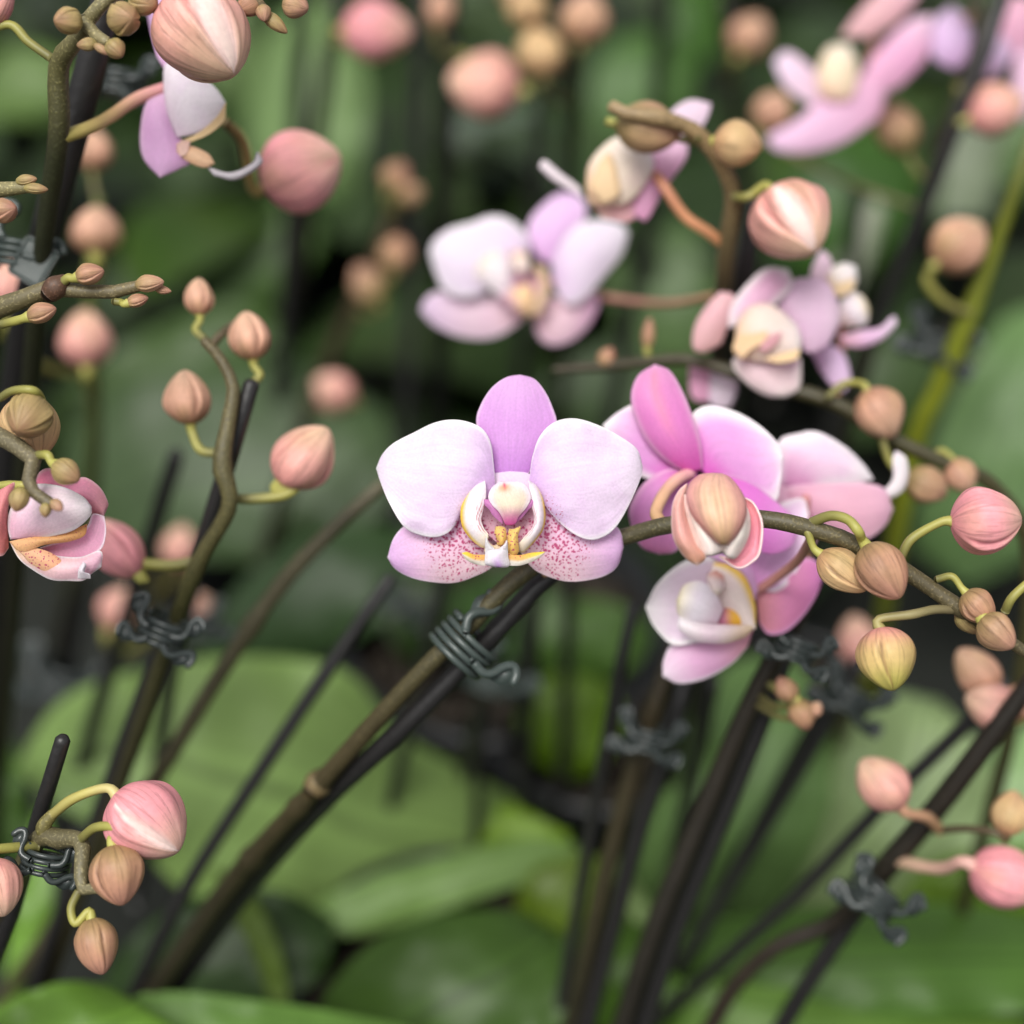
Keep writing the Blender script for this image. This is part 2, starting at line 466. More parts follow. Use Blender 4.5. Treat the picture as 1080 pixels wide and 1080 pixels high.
CLIPPROTO = {}
def clip(x, y, k, ang, half, label, dark=True, plate=False, roll=0, flip=1):
    """spring clip: a coil round stalk and stake with two curled wings"""
    root_m = M_CLIPD if dark else M_CLIP
    key = dark
    loc = P(x, y, k)
    a = R(ang)
    zx = (RIGHT*math.cos(a)+UP*math.sin(a)).normalized()
    xx = (RIGHT*math.sin(a)-UP*math.cos(a)).normalized()*1
    yy = zx.cross(xx)
    rot = Matrix((xx, yy, zx)).transposed().to_quaternion()
    sc = px(half*(1.02 if dark else 1), k)
    if key not in CLIPPROTO:
        mb = MB(); path = []
        turns = 4.2; n = 110
        for i in range(n):
            u = i/(n-1); th = 2*math.pi*turns*u+2.6
            path.append((Vector((1.05*math.cos(th), 1.15*math.sin(th), -.6+1.2*u)), .125))
        tube(mb, path, [(1, 1, 1)], sides=8, sub=1)
        coil = mb.build('coil', root_m, None, origin=(0, 0, 0))
        hk = []
        for side, sc_ in ((1, 0), (-1, 0), (1, 1), (-1, 1))[:4 if dark else 2]:
            mb = MB()
            ctr = [Vector((side*.5, -1.15, -.1)), Vector((side*1.0, -1.1, -.12)), Vector((side*1.25, -1.0, .08)), Vector((side*1.38, -.8, .5)), Vector((side*1.6, -.7, .74)), Vector((side*1.85, -.7, .62)), Vector((side*1.98, -.75, .36))]
            tube(mb, [(c, .12) for c in ctr], [(1, 1, 1)], sides=8, sub=4)
            # the web of the wing
            top = crspline([tuple(c) for c in ctr[2:]], 12); bot = crspline([tuple(ctr[1]), (side*1.4, -.85, -.12), (side*1.75, -.8, -.02), tuple(ctr[6])], 12)
            prev = None
            for (p, q_) in zip(top, bot):
                a_ = mb.vert(p); b_ = mb.vert(q_)
                if prev: mb.f.append((prev[0], a_, b_, prev[1]))
                prev = (a_, b_)
            w = mb.build('wing', root_m, None, origin=(0, 0, 0))
            md = w.modifiers.new('thick', 'SOLIDIFY'); md.thickness = .09; md.offset = 0
            if dark: w.rotation_euler = (0, R((-18, 18, 38, -38)[len(hk)]), 0); w.scale = (.92, 1.05, 1.0)
            elif side < 0:
                w.rotation_euler = (0, R(58), 0)
            hk.append(w)
        CLIPPROTO[key] = (coil, hk)
        coil_o, hook_o = coil, hk
    else:
        c0, h0 = CLIPPROTO[key]
        coil_o = c0.copy(); COL.objects.link(coil_o); hook_o = []
        for h in h0:
            hh = h.copy(); COL.objects.link(hh); hook_o.append(hh)
    root = empty('spring_clip', loc, label, 'plant clip', 'spring clips tying flower stalks to stakes')
    root.rotation_mode = 'QUATERNION'; root.rotation_quaternion = rot; root.scale = (sc*flip, sc, sc)
    for o in [coil_o]+hook_o:
        o.parent = root
    if plate:
        bm = bmesh.new(); bmesh.ops.create_cube(bm, size=1)
        bmesh.ops.scale(bm, vec=(1.5, .12, 1.7), verts=bm.verts)
        bmesh.ops.bevel(bm, geom=bm.edges[:], offset=.09, segments=3, affect='EDGES')
        f = max(bm.faces, key=lambda f: -f.calc_center_median().y*f.calc_area())
        bmesh.ops.inset_region(bm, faces=[f], thickness=.14, depth=-.05)
        me = bpy.data.meshes.new('plate'); bm.to_mesh(me); bm.free()
        p = bpy.data.objects.new('plate', me); COL.objects.link(p); me.materials.append(root_m)
        p.parent = root; p.location = (1.0, -1.15, -.3); p.rotation_euler = (0, R(18), 0)
    return root

# ================================================================== THE SETTING
def ground():
    mb = MB(); n = 40
    ids = []
    for i in range(n+1):
        row = []
        for j in range(n+1):
            x = -20+40*i/n; y = -20+40*j/n
            row.append(mb.vert((x, y, 0), (1, 1, 1, 0), (i/n, j/n)))
        ids.append(row)
    for i in range(n):
        for j in range(n): mb.f.append((ids[i][j], ids[i+1][j], ids[i+1][j+1], ids[i][j+1]))
    o = mb.build('ground', M_GROUND, None, origin=(0, 0, 0)); tag(o, kind='structure')
ground()

# ================================================================== FLOWER SPIKE WITH THE FULL-FACE BLOOM
def spike(name_loc, label, group='flower stalks of moth orchids'):
    return empty('orchid_stalk', name_loc, label, 'orchid', group)

WHITE = (246, 236, 250); LILAC = (229, 207, 242); VIOLET = (214, 168, 236)
def petal_main(t, s):
    c = grad((231, 196, 240), (244, 226, 247), (247, 237, 250), (254, 252, 254), ew=.055, al=1)(t, s)
    low = sm(.55, .95, s) if PETSIDE[0] > 0 else sm(.55, .95, s)
    v = math.exp(-((t-.18)/.14)**2)*.62*sm(.5, .85, s)
    return (c[0], c[1], c[2], v)
PETSIDE = [1]
def dorsal_main(t, s):
    return grad((210, 144, 224), (224, 168, 230), (232, 188, 234), (244, 218, 244), ew=.05, al=1)(t, s)
def lateral_main(t, s):
    c = grad((234, 186, 210), (243, 208, 230), (236, 196, 240), (250, 234, 250), ew=.06, al=1)(t, s)
    v = 1.1*(1-sm(.45, .76, t))*sm(.0, .1, min(s, 1-s)+.05)
    low = sm(.45, .9, s if LATSIDE[0] > 0 else 1-s)
    p = lin((250, 224, 228)); c = list(c)
    b = low*(1-sm(.5, .85, t))*.7
    c[:3] = mix(c[:3], [v_*.9 for v_ in p], b)
    return (c[0], c[1], c[2], v*(1-.35*low))
LATSIDE = [1]

F1 = lambda p: Z(p, 380, 370, 3.375)
LZ = lambda p: Z(p, 470, 490, 8.3077)
def lip_lobe(t, s):   # s=0 is the inner rim, s=1 the outer rim
    c = mix(lin((252, 246, 250)), lin((252, 218, 70)), sm(.74, .97, s)*(1-sm(.62, .97, t)))
    c = mix(c, lin((246, 236, 208)), (1-sm(0, .3, t))*.8)
    st = sm(.55, .85, math.sin(s*46+t*9+2*math.sin(t*13)))*(1-sm(.2, .42, s))*sm(.05, .2, t)*(1-sm(.55, .75, t))
    c = mix(c, lin((196, 50, 84)), st*.9)
    return (*c, 0)
def throat(t, s):
    c = mix(lin((242, 208, 226)), lin((234, 186, 200)), t)
    return (*c, .3+.6*sm(.25, .6, t))
def columnc(t, s):
    c = mix(lin((250, 244, 248)), lin((240, 228, 206)), sm(.1, .45, t)); c = mix(c, lin((214, 96, 172)), sm(.5, .95, t))
    d = math.exp(-(((t-.22)/.09)**2+((s-.42)/.2)**2)); c = mix(c, lin((240, 170, 96)), d*.8)
    d = math.exp(-(((t-.16)/.09)**2+((s-.44)/.05)**2)); c = mix(c, lin((226, 80, 130)), d*.9)
    c = mix(c, lin((250, 238, 250)), .85*sm(.3, .5, abs(s-.5))*(1-sm(.5, .9, t)))
    return (*c, 0)
def callus(t, s): return (*[v*.95 for v in mix(lin((250, 226, 140)), lin((244, 200, 110)), t)], .45)
def midlobe(t, s):
    c = lin((250, 246, 250)); d = math.exp(-(((t-.75)/.26)**2+((s-.5)/.2)**2))
    return (*[v*.95 for v in mix(c, lin((206, 150, 226)), d*.8)], 0)
def arm(t, s):
    c = mix(lin((244, 194, 110)), lin((252, 226, 80)), sm(.35, .8, t)); c = mix(c, lin((252, 248, 238)), sm(.4, .7, s))
    return (*[v*.95 for v in c], .5*(1-sm(.4, .7, s))*(1-sm(.5, .8, t)))
const = lambda c, a=0: (lambda t, s: (*[v*.92 for v in lin(c)], a))

A = spike(P(150, 1062, 1.32), 'slanting brown stalk carrying the large spotted lilac bloom in sharp focus at the centre')
stem_part(A, [(150, 1062, 1.32, 11.5), (245, 930, 1.22, 11), (335, 829, 1.12, 10.3), (430, 724, 1.06, 10), (490, 664, 1.04, 9.8), (545, 610, 1.03, 10), (596, 580, 1.025, 9.5),
              (655, 567, 1.015, 9.5), (710, 553, 1.0, 9.5), (800, 547, .985, 9.5), (870, 562, .98, 9.5), (905, 576, .98, 9.5), (960, 606, .98, 9), (1010, 640, .98, 8), (1052, 668, .98, 7), (1100, 700, .985, 6)],
          [(54, 48, 32), (64, 58, 38), (84, 74, 48), (86, 76, 48), (96, 90, 58), (94, 88, 58), (110, 100, 68), (116, 104, 74)],
          lumps=[(.335, .22, .006), (.24, .3, .01), (.665, .12, .01), (.77, .16, .012), (.875, .18, .012), (.93, .22, .01)])
mb = MB()     # the bract scar ringing the stalk
q0, q1 = P(329, 834, 1.12), P(341, 820, 1.12)
tube(mb, [(q0, px(12.2, 1.12)), (q0.lerp(q1, .5), px(14.5, 1.12)), (q1, px(12, 1.12))], [(120, 100, 66), (150, 130, 90), (104, 90, 56)]); mb.build('node', M_STEM, A)
fl_parts = [
 ('petal', [dict(pts=F1([(600, 470), (607, 420), (615, 370), (640, 303), (690, 255), (760, 241), (840, 262), (915, 300), (982, 348), (1004, 410), (998, 450), (960, 540), (915, 620), (870, 660), (815, 673), (750, 645), (690, 590), (650, 540), (612, 520)]),
                 tip=9, z=(1, 2.2, -1.5), bulge=2.2, cf=petal_main, ripple=1.5, n=56, m=44)]),
 ('petal', [dict(pts=F1([(480, 480), (474, 405), (464, 330), (437, 280), (390, 255), (330, 245), (265, 256), (190, 292), (120, 328), (80, 368), (58, 418), (74, 470), (105, 545), (155, 625), (210, 655), (270, 663), (320, 640), (360, 580), (400, 540), (460, 520)]),
                 tip=10, z=(1, 2.2, -1.5), bulge=2.2, cf=petal_main, ripple=1.5, n=56, m=44)]),
 ('sepal', [dict(pts=F1([(505, 480), (470, 420), (430, 320), (413, 250), (430, 190), (470, 130), (518, 96), (566, 86), (620, 102), (660, 150), (685, 205), (699, 255), (685, 310), (625, 400), (565, 480)]),
                 tip=7, z=(-1.5, -2.5, -4), bulge=1.6, cf=dorsal_main, n=50, m=36, ripple=.5)]),
]
LATSIDE[0] = 1
fl_parts.append(('sepal', [dict(pts=F1([(560, 520), (640, 530), (720, 555), (820, 585), (905, 620), (930, 658), (936, 700), (915, 765), (870, 800), (800, 818), (730, 820), (660, 800), (610, 770), (560, 700), (530, 640)]),
     tip=6, z=(-3, -2, -4), bulge=1.6, cf=lateral_main, n=56, m=44, ripple=1.2)]))
fl_parts.append(('sepal', [dict(pts=F1([(470, 520), (400, 540), (300, 570), (205, 600), (155, 625), (118, 670), (98, 735), (125, 775), (180, 806), (250, 822), (330, 826), (400, 806), (470, 768), (500, 700), (500, 640)]),
     tip=6, z=(-3, -2, -4), bulge=1.6, cf=lateral_main, n=56, m=44, ripple=1.2)]))
fl_parts.append(('lip', [
 dict(pts=LZ([(380, 80), (330, 180), (330, 320), (420, 420), (560, 450), (700, 420), (770, 320), (770, 180), (730, 80), (560, 60)]), tip=4, z=(-.6, .4, 1.2), bulge=0, cf=const((248, 228, 248))),
 dict(pts=LZ([(450, 300), (370, 330), (320, 400), (330, 520), (380, 620), (470, 690), (550, 720), (640, 690), (730, 620), (790, 520), (780, 400), (720, 330), (600, 300)]), tip=6, z=(.5, 1.5, 3.5), bulge=-2, cf=throat),
 dict(pts=LZ([(372, 640), (372, 605), (335, 560), (312, 480), (330, 380), (350, 300), (352, 210), (343, 143), (265, 168), (195, 235), (150, 330), (132, 430), (147, 540), (195, 620), (265, 690), (335, 730), (365, 700)]), tip=7, z=(5, 4.5, 3), bulge=1.6, tilt=-1.5, cf=lip_lobe),
 dict(pts=LZ([(640, 690), (700, 625), (755, 560), (778, 480), (760, 380), (742, 300), (735, 215), (728, 140), (790, 185), (840, 270), (864, 360), (872, 470), (850, 570), (800, 645), (740, 715), (680, 768), (640, 760)]), tip=7, z=(5, 4.5, 3), bulge=1.6, tilt=-1.5, cf=lip_lobe),
 dict(pts=LZ([(345, 640), (350, 700), (356, 780), (530, 780), (530, 720), (525, 640), (480, 690), (430, 715), (385, 690)]), tip=3, z=(4.5, 6, 6.5), bulge=.3, cf=const((248, 226, 190))),
 dict(pts=LZ([(440, 545), (432, 600), (450, 650), (455, 700), (490, 715), (528, 690), (530, 620), (520, 560), (480, 540)]), tip=4, z=(5.5, 6.5, 6.5), bulge=1.5, cf=callus),
 dict(pts=LZ([(560, 565), (545, 620), (545, 700), (555, 770), (590, 800), (635, 770), (635, 690), (632, 620), (655, 545), (610, 570)]), tip=4, z=(5.5, 6.5, 6.5), bulge=1.5, cf=callus),
 dict(pts=LZ([(350, 790), (250, 790), (190, 768), (143, 776), (170, 820), (220, 855), (280, 876), (350, 885)]), tip=3, z=(7, 7, 8), bulge=.8, cf=arm),
 dict(pts=LZ([(540, 770), (640, 795), (750, 775), (868, 766), (830, 808), (750, 850), (650, 882), (545, 885)]), tip=3, z=(7, 7, 8), bulge=.8, cf=arm),
 dict(pts=LZ([(352, 735), (348, 800), (352, 870), (440, 898), (550, 890), (545, 800), (538, 735), (490, 735), (440, 742), (390, 738)]), tip=3, z=(8, 8.5, 7.5), bulge=1.6, cf=midlobe),
 dict(pts=LZ([(350, 775), (348, 700), (354, 638), (380, 690), (415, 728), (450, 770)]), tip=2, z=(8.6, 9, 9.5), bulge=.6, cf=const((250, 248, 250))),
 dict(pts=LZ([(440, 770), (480, 730), (515, 700), (536, 662), (542, 710), (543, 775)]), tip=3, z=(8.6, 9, 9.5), bulge=.6, cf=const((250, 248, 250))),
]))
fl_parts.append(('column', [
 dict(pts=LZ([(470, 155), (405, 205), (375, 280), (405, 350), (465, 410), (500, 470), (525, 520), (562, 530), (610, 515), (640, 450), (700, 385), (745, 300), (725, 215), (660, 158), (560, 146)]), tip=7, z=(4, 6, 5.4), bulge=1.1, cf=columnc),
 dict(pts=LZ([(500, 430), (440, 350), (390, 312), (338, 308), (345, 350), (385, 395), (420, 450), (500, 520)]), tip=3, z=(4.6, 5.4, 5), bulge=.5, cf=const((222, 146, 206))),
 dict(pts=LZ([(620, 430), (680, 350), (725, 312), (775, 308), (770, 350), (725, 395), (680, 450), (610, 520)]), tip=3, z=(4.6, 5.4, 5), bulge=.5, cf=const((222, 146, 206))),
]))
flower(A, 534, 545, 1.0, fl_parts, ped=[(575, 606, 1.03), (566, 588, 1.035), (540, 560, 1.02), (534, 545, 1.006)])

# the bloom seen from behind
B2 = lambda p: Z(p, 640, 380, 3)
def backpet(t, s): return grad((230, 104, 208), (238, 176, 232), (248, 228, 246), (254, 250, 252), ew=.22, emid=.45)(t, s)
def backsep(t, s):
    c = grad((226, 104, 194), (234, 146, 212), (236, 168, 214), (242, 190, 228), ew=.12)(t, s)
    d = math.exp(-((s-.5)/.12)**2)*.4*sm(.2, .6, t)*(1-sm(.8, 1, t))
    return (*mix(c[:3], lin((236, 150, 150)), d), 0)
flower(A, 730, 500, 1.06, [
 ('sepal', [dict(pts=B2([(262, 358), (190, 320), (130, 260), (90, 180), (77, 110), (100, 48), (152, 14), (200, 35), (240, 100), (272, 180), (296, 260), (302, 345)]), tip=6, z=(2, 2.5, -1), bulge=3.2, cf=backsep)]),
 ('petal', [dict(pts=B2([(290, 345), (270, 260), (262, 185), (300, 148), (350, 146), (420, 168), (490, 212), (545, 268), (557, 310), (550, 380), (532, 450), (470, 430), (400, 385), (320, 365)]), tip=8, z=(0, -1, 1), bulge=1.8, cf=backpet, ripple=.8)]),
 ('petal', [dict(pts=B2([(280, 360), (250, 250), (180, 170), (100, 138), (40, 162), (-12, 205), (8, 270), (50, 335), (120, 372), (200, 372)]), tip=5, z=(0, -2, -1), bulge=1.6, cf=backpet, ripple=.8)]),
 ('sepal', [dict(pts=B2([(285, 350), (200, 343), (130, 378), (88, 430), (70, 492), (105, 585), (165, 613), (222, 600), (265, 520), (295, 400)]), tip=6, z=(0, .5, -2), bulge=2, cf=lambda t, s: grad((226, 120, 200), (232, 160, 220), (228, 150, 196), (240, 190, 226))(t, s))]),
 ('sepal', [dict(pts=B2([(310, 355), (400, 372), (470, 400), (560, 468), (612, 520), (580, 590), (500, 610), (420, 540), (340, 440)]), tip=4, z=(1, 1, -1), bulge=2, cf=lambda t, s: grad((230, 96, 206), (232, 136, 220), (238, 180, 232))(t, s))]),
], ped=[(698, 553, 1.005), (692, 540, 1.02), (701, 520, 1.035), (714, 506, 1.045), (728, 499, 1.056)], pr=6.5, pcols=[(222, 180, 130), (234, 186, 150), (238, 170, 180)])

# the bloom below it, in profile
flower(A, 770, 650, 1.08, [
 ('petal', [dict(pts=B2([(450, 690), (400, 635), (320, 620), (240, 640), (165, 703), (123, 780), (150, 842), (206, 898), (280, 892), (370, 860), (440, 790)]), tip=5, z=(2, 3, 3), bulge=-3, cf=lambda t, s: grad((226, 190, 216), (240, 222, 238), (250, 246, 248), (252, 250, 250))(t, s))]),
 ('sepal', [dict(pts=B2([(470, 760), (420, 680), (360, 640), (315, 612), (400, 618), (455, 655), (478, 720)]), tip=3, z=(1, 2, 3), bulge=1, cf=const((236, 190, 232)))]),
 ('petal', [dict(pts=B2([(440, 700), (425, 620), (450, 540), (500, 480), (570, 445), (622, 438), (637, 480), (625, 590), (596, 680), (542, 730), (480, 725)]), tip=6, z=(-1, -1, -2), bulge=-1.5, cf=lambda t, s: grad((234, 160, 224), (242, 204, 240), (248, 230, 248), (254, 248, 252), ew=.2)(t, s))]),
 ('sepal', [dict(pts=B2([(470, 730), (520, 705), (570, 665), (625, 626), (665, 640), (683, 685), (660, 750), (612, 820), (560, 862), (510, 866), (482, 830)]), tip=5, z=(-3, -2, -3), bulge=1.5, cf=lambda t, s: grad((232, 160, 170), (232, 150, 196), (232, 150, 212), (240, 180, 224))(t, s))]),
 ('sepal', [dict(pts=B2([(465, 845), (400, 875), (300, 888), (210, 898), (180, 950), (178, 1000), (230, 1022), (310, 1008), (392, 962), (445, 905)]), tip=5, z=(-2, -1, -1), bulge=2, cf=lambda t, s: grad((234, 176, 192), (238, 188, 224), (248, 230, 244), (252, 242, 250))(t, s))]),
 ('lip', [
  dict(pts=B2([(340, 640), (390, 650), (440, 690), (468, 770), (470, 850), (430, 850), (380, 800), (335, 730), (322, 680)]), tip=4, z=(3, 4, 6), bulge=2, cf=lambda t, s: (*mix(lin((246, 232, 226)), lin((248, 214, 90)), sm(.3, .05, s) if False else (1-sm(.05, .3, s))), 0)),
  dict(pts=B2([(350, 832), (280, 830), (228, 806), (222, 760), (245, 712), (295, 700), (340, 730), (368, 790)]), tip=3, z=(7, 8, 8), bulge=2.5, cf=lambda t, s: grad((244, 226, 236), (250, 244, 250), (248, 240, 200))(t, s)),
  dict(pts=B2([(300, 800), (350, 790), (430, 780), (445, 820), (420, 850), (320, 850)]), tip=3, z=(4, 5, 5), bulge=1, cf=lambda t, s: (*mix(lin((216, 140, 170)), lin((246, 196, 70)), sm(.35, .6, t)), .7*(1-t))),
  dict(pts=B2([(470, 840), (400, 838), (300, 832), (228, 812), (228, 850), (290, 888), (370, 895), (440, 875)]), tip=3, z=(6, 8.5, 8), bulge=1.8, cf=lambda t, s: grad((240, 220, 190), (246, 230, 236), (250, 246, 248))(t, s)),
 ]),
 ('column', [dict(pts=B2([(345, 665), (318, 680), (325, 720), (350, 745), (372, 720), (368, 680)]), tip=3, z=(6, 7, 7), bulge=2, round_=True, cf=lambda t, s: grad((240, 180, 160), (248, 232, 230), (246, 236, 220))(t, s))]),
], ped=[(860, 560, .985), (842, 590, 1.04), (815, 612, 1.075), (790, 628, 1.086), (772, 640, 1.086)], pr=5)

# buds along the arching end
BZ = lambda p: Z(p, 690, 480, 7.714)
ob = bud(A, 757, 543, .966, 88, 66, -88, 38, 'gold', ped=None, rot=60)
ob['label'] = 'pink and tan bud with its outer sepals starting to part'
def shell(t, s): return grad((222, 168, 158), (222, 162, 154), (196, 144, 118), (240, 206, 198), ew=.1)(t, s)
def inner_shell(t, s): return grad((216, 130, 136), (222, 140, 156), (214, 140, 150), (250, 216, 214), ew=.12)(t, s)
def wht(t, s): return grad((240, 200, 196), (244, 232, 222), (236, 220, 214), (250, 244, 236))(t, s)
for nm, dd in (
 ('petal', dict(pts=BZ([(250, 320), (255, 440), (300, 600), (360, 740), (410, 810), (480, 812), (560, 770), (560, 700), (450, 500), (340, 340)]), tip=5, z=(5, 7.5, 9), bulge=4, cf=wht)),
 ('petal', dict(pts=BZ([(740, 400), (775, 520), (765, 650), (710, 760), (650, 840), (590, 815), (560, 770), (560, 700), (640, 560), (700, 440)]), tip=5, z=(5, 7.5, 9), bulge=4, cf=wht)),
 ('sepal', dict(pts=BZ([(270, 230), (205, 290), (155, 400), (145, 560), (165, 690), (230, 800), (290, 860), (350, 893), (408, 850), (412, 808), (350, 740), (295, 620), (255, 480), (245, 340)]), tip=7, z=(3, 7.5, 9), bulge=3.5, cf=shell)),
 ('sepal', dict(pts=BZ([(735, 345), (800, 380), (850, 460), (880, 560), (878, 680), (855, 810), (800, 870), (720, 918), (650, 910), (580, 860), (530, 825), (640, 830), (710, 760), (760, 640), (770, 520), (750, 420)]), tip=10, z=(3, 6, 8), bulge=-1.5, cf=inner_shell)),
 ('sepal', dict(pts=BZ([(470, 150), (370, 165), (290, 235), (265, 330), (300, 460), (370, 570), (450, 660), (520, 715), (565, 725), (610, 718), (680, 640), (735, 520), (745, 400), (700, 290), (620, 190), (550, 155)]), tip=8, z=(3, 10, 10.5), bulge=6, round_=True,
      cf=lambda t, s: (*mix(grad((218, 166, 150), (218, 178, 146), (196, 158, 118))(t, s)[:3], lin((214, 146, 146)), .85*sm(.12, .5, abs(s-.5))+.35*math.exp(-(((abs(s-.5)-.1)/.02)**2)) if abs(s-.5) > .02 else .1), 0))),
):
    mbb = MB(); dd.update(k=.965, n=40, m=30, swap=True); patch(mbb, **dd); mbb.build(nm, M_BUD, ob, solid=.0004)

bud(A, 889, 603, .975, 62, 42, -40, 10, 'gold', ped=[(846, 552, .982), (852, 562, .978)], pr=4.5, rot=10)
bud(A, 931, 603, .96, 68, 54, -62, 25, 'brown', ped=[(856, 551, .98), (876, 544, .972), (894, 548, .966), (905, 560, .962)], pr=5.5, rot=60)
bud(A, 1040, 549, .97, 74, 72, 2, 5, 'hot', ped=[(950, 588, .975), (962, 568, .972), (985, 548, .97)], pr=5, rot=30, gap=None)
bud(A, 935, 695, .965, 68, 62, -82, 15, 'yg', ped=[(1008, 643, .98), (985, 643, .975), (962, 648, .97), (940, 656, .966)], pr=5, pcols=[(110, 100, 74), (150, 140, 96), (176, 166, 104)], rot=5)
bud(A, 1032, 640, .97, 42, 36, -50, 10, 'brown', ped=[(988, 611, .978), (1004, 608, .974), (1016, 617, .972)], pr=4, rot=40)
bud(A, 1052, 667, .96, 46, 38, -48, 25, 'tan', ped=[(1020, 640, .97), (1030, 645, .965)], pr=6.5, rot=80)
bud(A, 1022, 655, .985, 34, 26, -50, 0, 'olive', rot=0)
bud(A, 1128, 606, .97, 62, 58, 10, 10, 'hot', ped=[(1060, 645, .98), (1068, 630, .975), (1084, 620, .97)], pr=5)

stake([(160, 1075, 1.36, 11), (255, 944, 1.25, 11), (345, 842, 1.14, 11), (415, 777, 1.085, 11), (505, 685, 1.06, 11), (572, 612, 1.052, 11), (612, 580, 1.05, 10)],
      'black stake running close beside the slanting stalk of the big spotted bloom')
clip(491, 681, 1.047, 44, 31, 'grey green spring clip coiled round the slanting stalk under the big bloom', dark=False)

# ================================================================== BLURRED SPIKES BEHIND
B = spike(P(1010, 1000, 1.5), 'blurred stalk arching level behind the sharp budded one, with pink blooms and peach buds')
stem_part(B, [(985, 1090, 1.6, 8), (1010, 980, 1.5, 8), (1068, 760, 1.3, 8), (1085, 590, 1.2, 8), (1050, 515, 1.17, 8), (1000, 490, 1.16, 8), (940, 462, 1.16, 8), (880, 425, 1.16, 8), (800, 402, 1.17, 8), (730, 380, 1.18, 7), (680, 382, 1.19, 6), (640, 386, 1.2, 6), (585, 390, 1.2, 4)],
          [(60, 50, 34), (70, 62, 38), (96, 92, 56), (80, 76, 44), (74, 66, 42)])
bud(B, 928, 436, 1.15, 58, 50, -62, 10, 'peach', ped=[(872, 420), (890, 405), (908, 404), (918, 412)], pr=4, q=2)
bud(B, 977, 512, 1.15, 48, 40, -25, 0, 'tan', ped=[(930, 462), (938, 485), (950, 500)], pr=4, q=2)
bud(B, 1013, 502, 1.16, 40, 34, -60, 0, 'peach', ped=[(978, 482), (992, 476), (1004, 484)], pr=4, q=2)
bud(B, 640, 377, 1.2, 24, 18, 60, 0, 'brown', q=2); bud(B, 684, 352, 1.2, 34, 13, 85, 0, 'brown', ped=[(682, 382), (684, 372)], pr=3, q=2)
F4 = lambda p: Z(p, 820, 400, 2.842)
flower(B, 852, 520, 1.11, [
 ('petal', [dict(pts=F4([(0, 320), (0, 190), (60, 163), (120, 157), (200, 200), (260, 258), (287, 300), (200, 322), (100, 335)]), tip=6, z=(0, 2, 0), bulge=2, cf=lambda t, s: grad((232, 100, 198), (244, 200, 232), (252, 246, 250), (252, 246, 250), ew=.3)(t, s))]),
 ('sepal', [dict(pts=F4([(0, 330), (80, 312), (170, 305), (260, 310), (322, 330), (346, 390), (320, 442), (260, 482), (170, 465), (80, 420)]), tip=5, z=(0, 2, 0), bulge=2.5, cf=lambda t, s: grad((214, 100, 160), (226, 130, 170), (232, 150, 190), (240, 180, 210))(t, s))]),
 ('sepal', [dict(pts=F4([(-40, 300), (30, 320), (70, 380), (120, 470), (80, 520), (0, 510), (-60, 440)]), tip=4, z=(0, 0, -2), bulge=1.5, cf=const((222, 130, 180)))]),
 ('lip', [dict(pts=F4([(270, 330), (310, 335), (345, 300), (345, 240), (355, 215), (385, 235), (392, 290), (370, 340), (310, 365)]), tip=4, z=(0, 0, 0), bulge=1, cf=const((246, 238, 240)))]),
], ped=[(852, 600, 1.13), (850, 560, 1.115), (850, 525, 1.1)], pr=5, q=2)
F7 = lambda p: Z(p, 720, 190, 4.5)
flower(B, 800, 345, 1.16, [
 ('sepal', [dict(pts=F7([(110, 820), (50, 800), (55, 700), (110, 600), (180, 530), (245, 550), (232, 650), (180, 780)]), tip=4, z=(0, 1, 1), bulge=2, cf=lambda t, s: grad((226, 150, 140), (226, 146, 150), (232, 160, 166))(t, s))]),
 ('petal', [dict(pts=F7([(215, 700), (230, 600), (300, 500), (395, 418), (500, 425), (520, 500), (430, 600), (300, 690)]), tip=4, z=(2, 2, 0), bulge=2, cf=lambda t, s: grad((236, 214, 222), (220, 130, 186), (216, 110, 180), (250, 240, 240), ew=.3)(t, s))]),
 ('petal', [dict(pts=F7([(450, 640), (470, 520), (540, 468), (680, 478), (742, 600), (742, 690), (680, 790), (590, 820), (550, 740)]), tip=5, z=(-1, 0, -1), bulge=2, cf=lambda t, s: grad((214, 150, 200), (222, 170, 210), (234, 200, 222))(t, s))]),
 ('sepal', [dict(pts=F7([(400, 800), (300, 800), (235, 870), (300, 960), (400, 1022), (490, 1027), (555, 980), (562, 850)]), tip=5, z=(1, 1, 1), bulge=2, cf=lambda t, s: grad((216, 150, 190), (234, 196, 200), (248, 236, 226), (250, 240, 230))(t, s))]),
 ('lip', [dict(pts=F7([(250, 760), (260, 680), (320, 600), (420, 590), (540, 690), (565, 770), (540, 850), (430, 870), (300, 850), (240, 820)]), tip=5, z=(4, 5, 4), bulge=3, cf=lambda t, s: grad((244, 200, 110), (242, 214, 190), (248, 240, 234))(t, s)),
          dict(pts=F7([(235, 800), (260, 740), (330, 730), (400, 715), (395, 765), (330, 800), (280, 850)]), tip=3, z=(9, 9, 9), cf=const((246, 196, 64))),
          dict(pts=F7([(360, 800), (400, 750), (470, 720), (450, 770), (390, 815)]), tip=2, z=(9.5, 9.5, 9), cf=const((206, 70, 90))),
          dict(pts=F7([(380, 850), (460, 825), (555, 800), (540, 850), (450, 868)]), tip=2, z=(9.5, 9.5, 9.5), cf=const((248, 206, 80)))]),
], ped=[(800, 404, 1.17), (800, 390, 1.18), (800, 352, 1.175)], q=2)
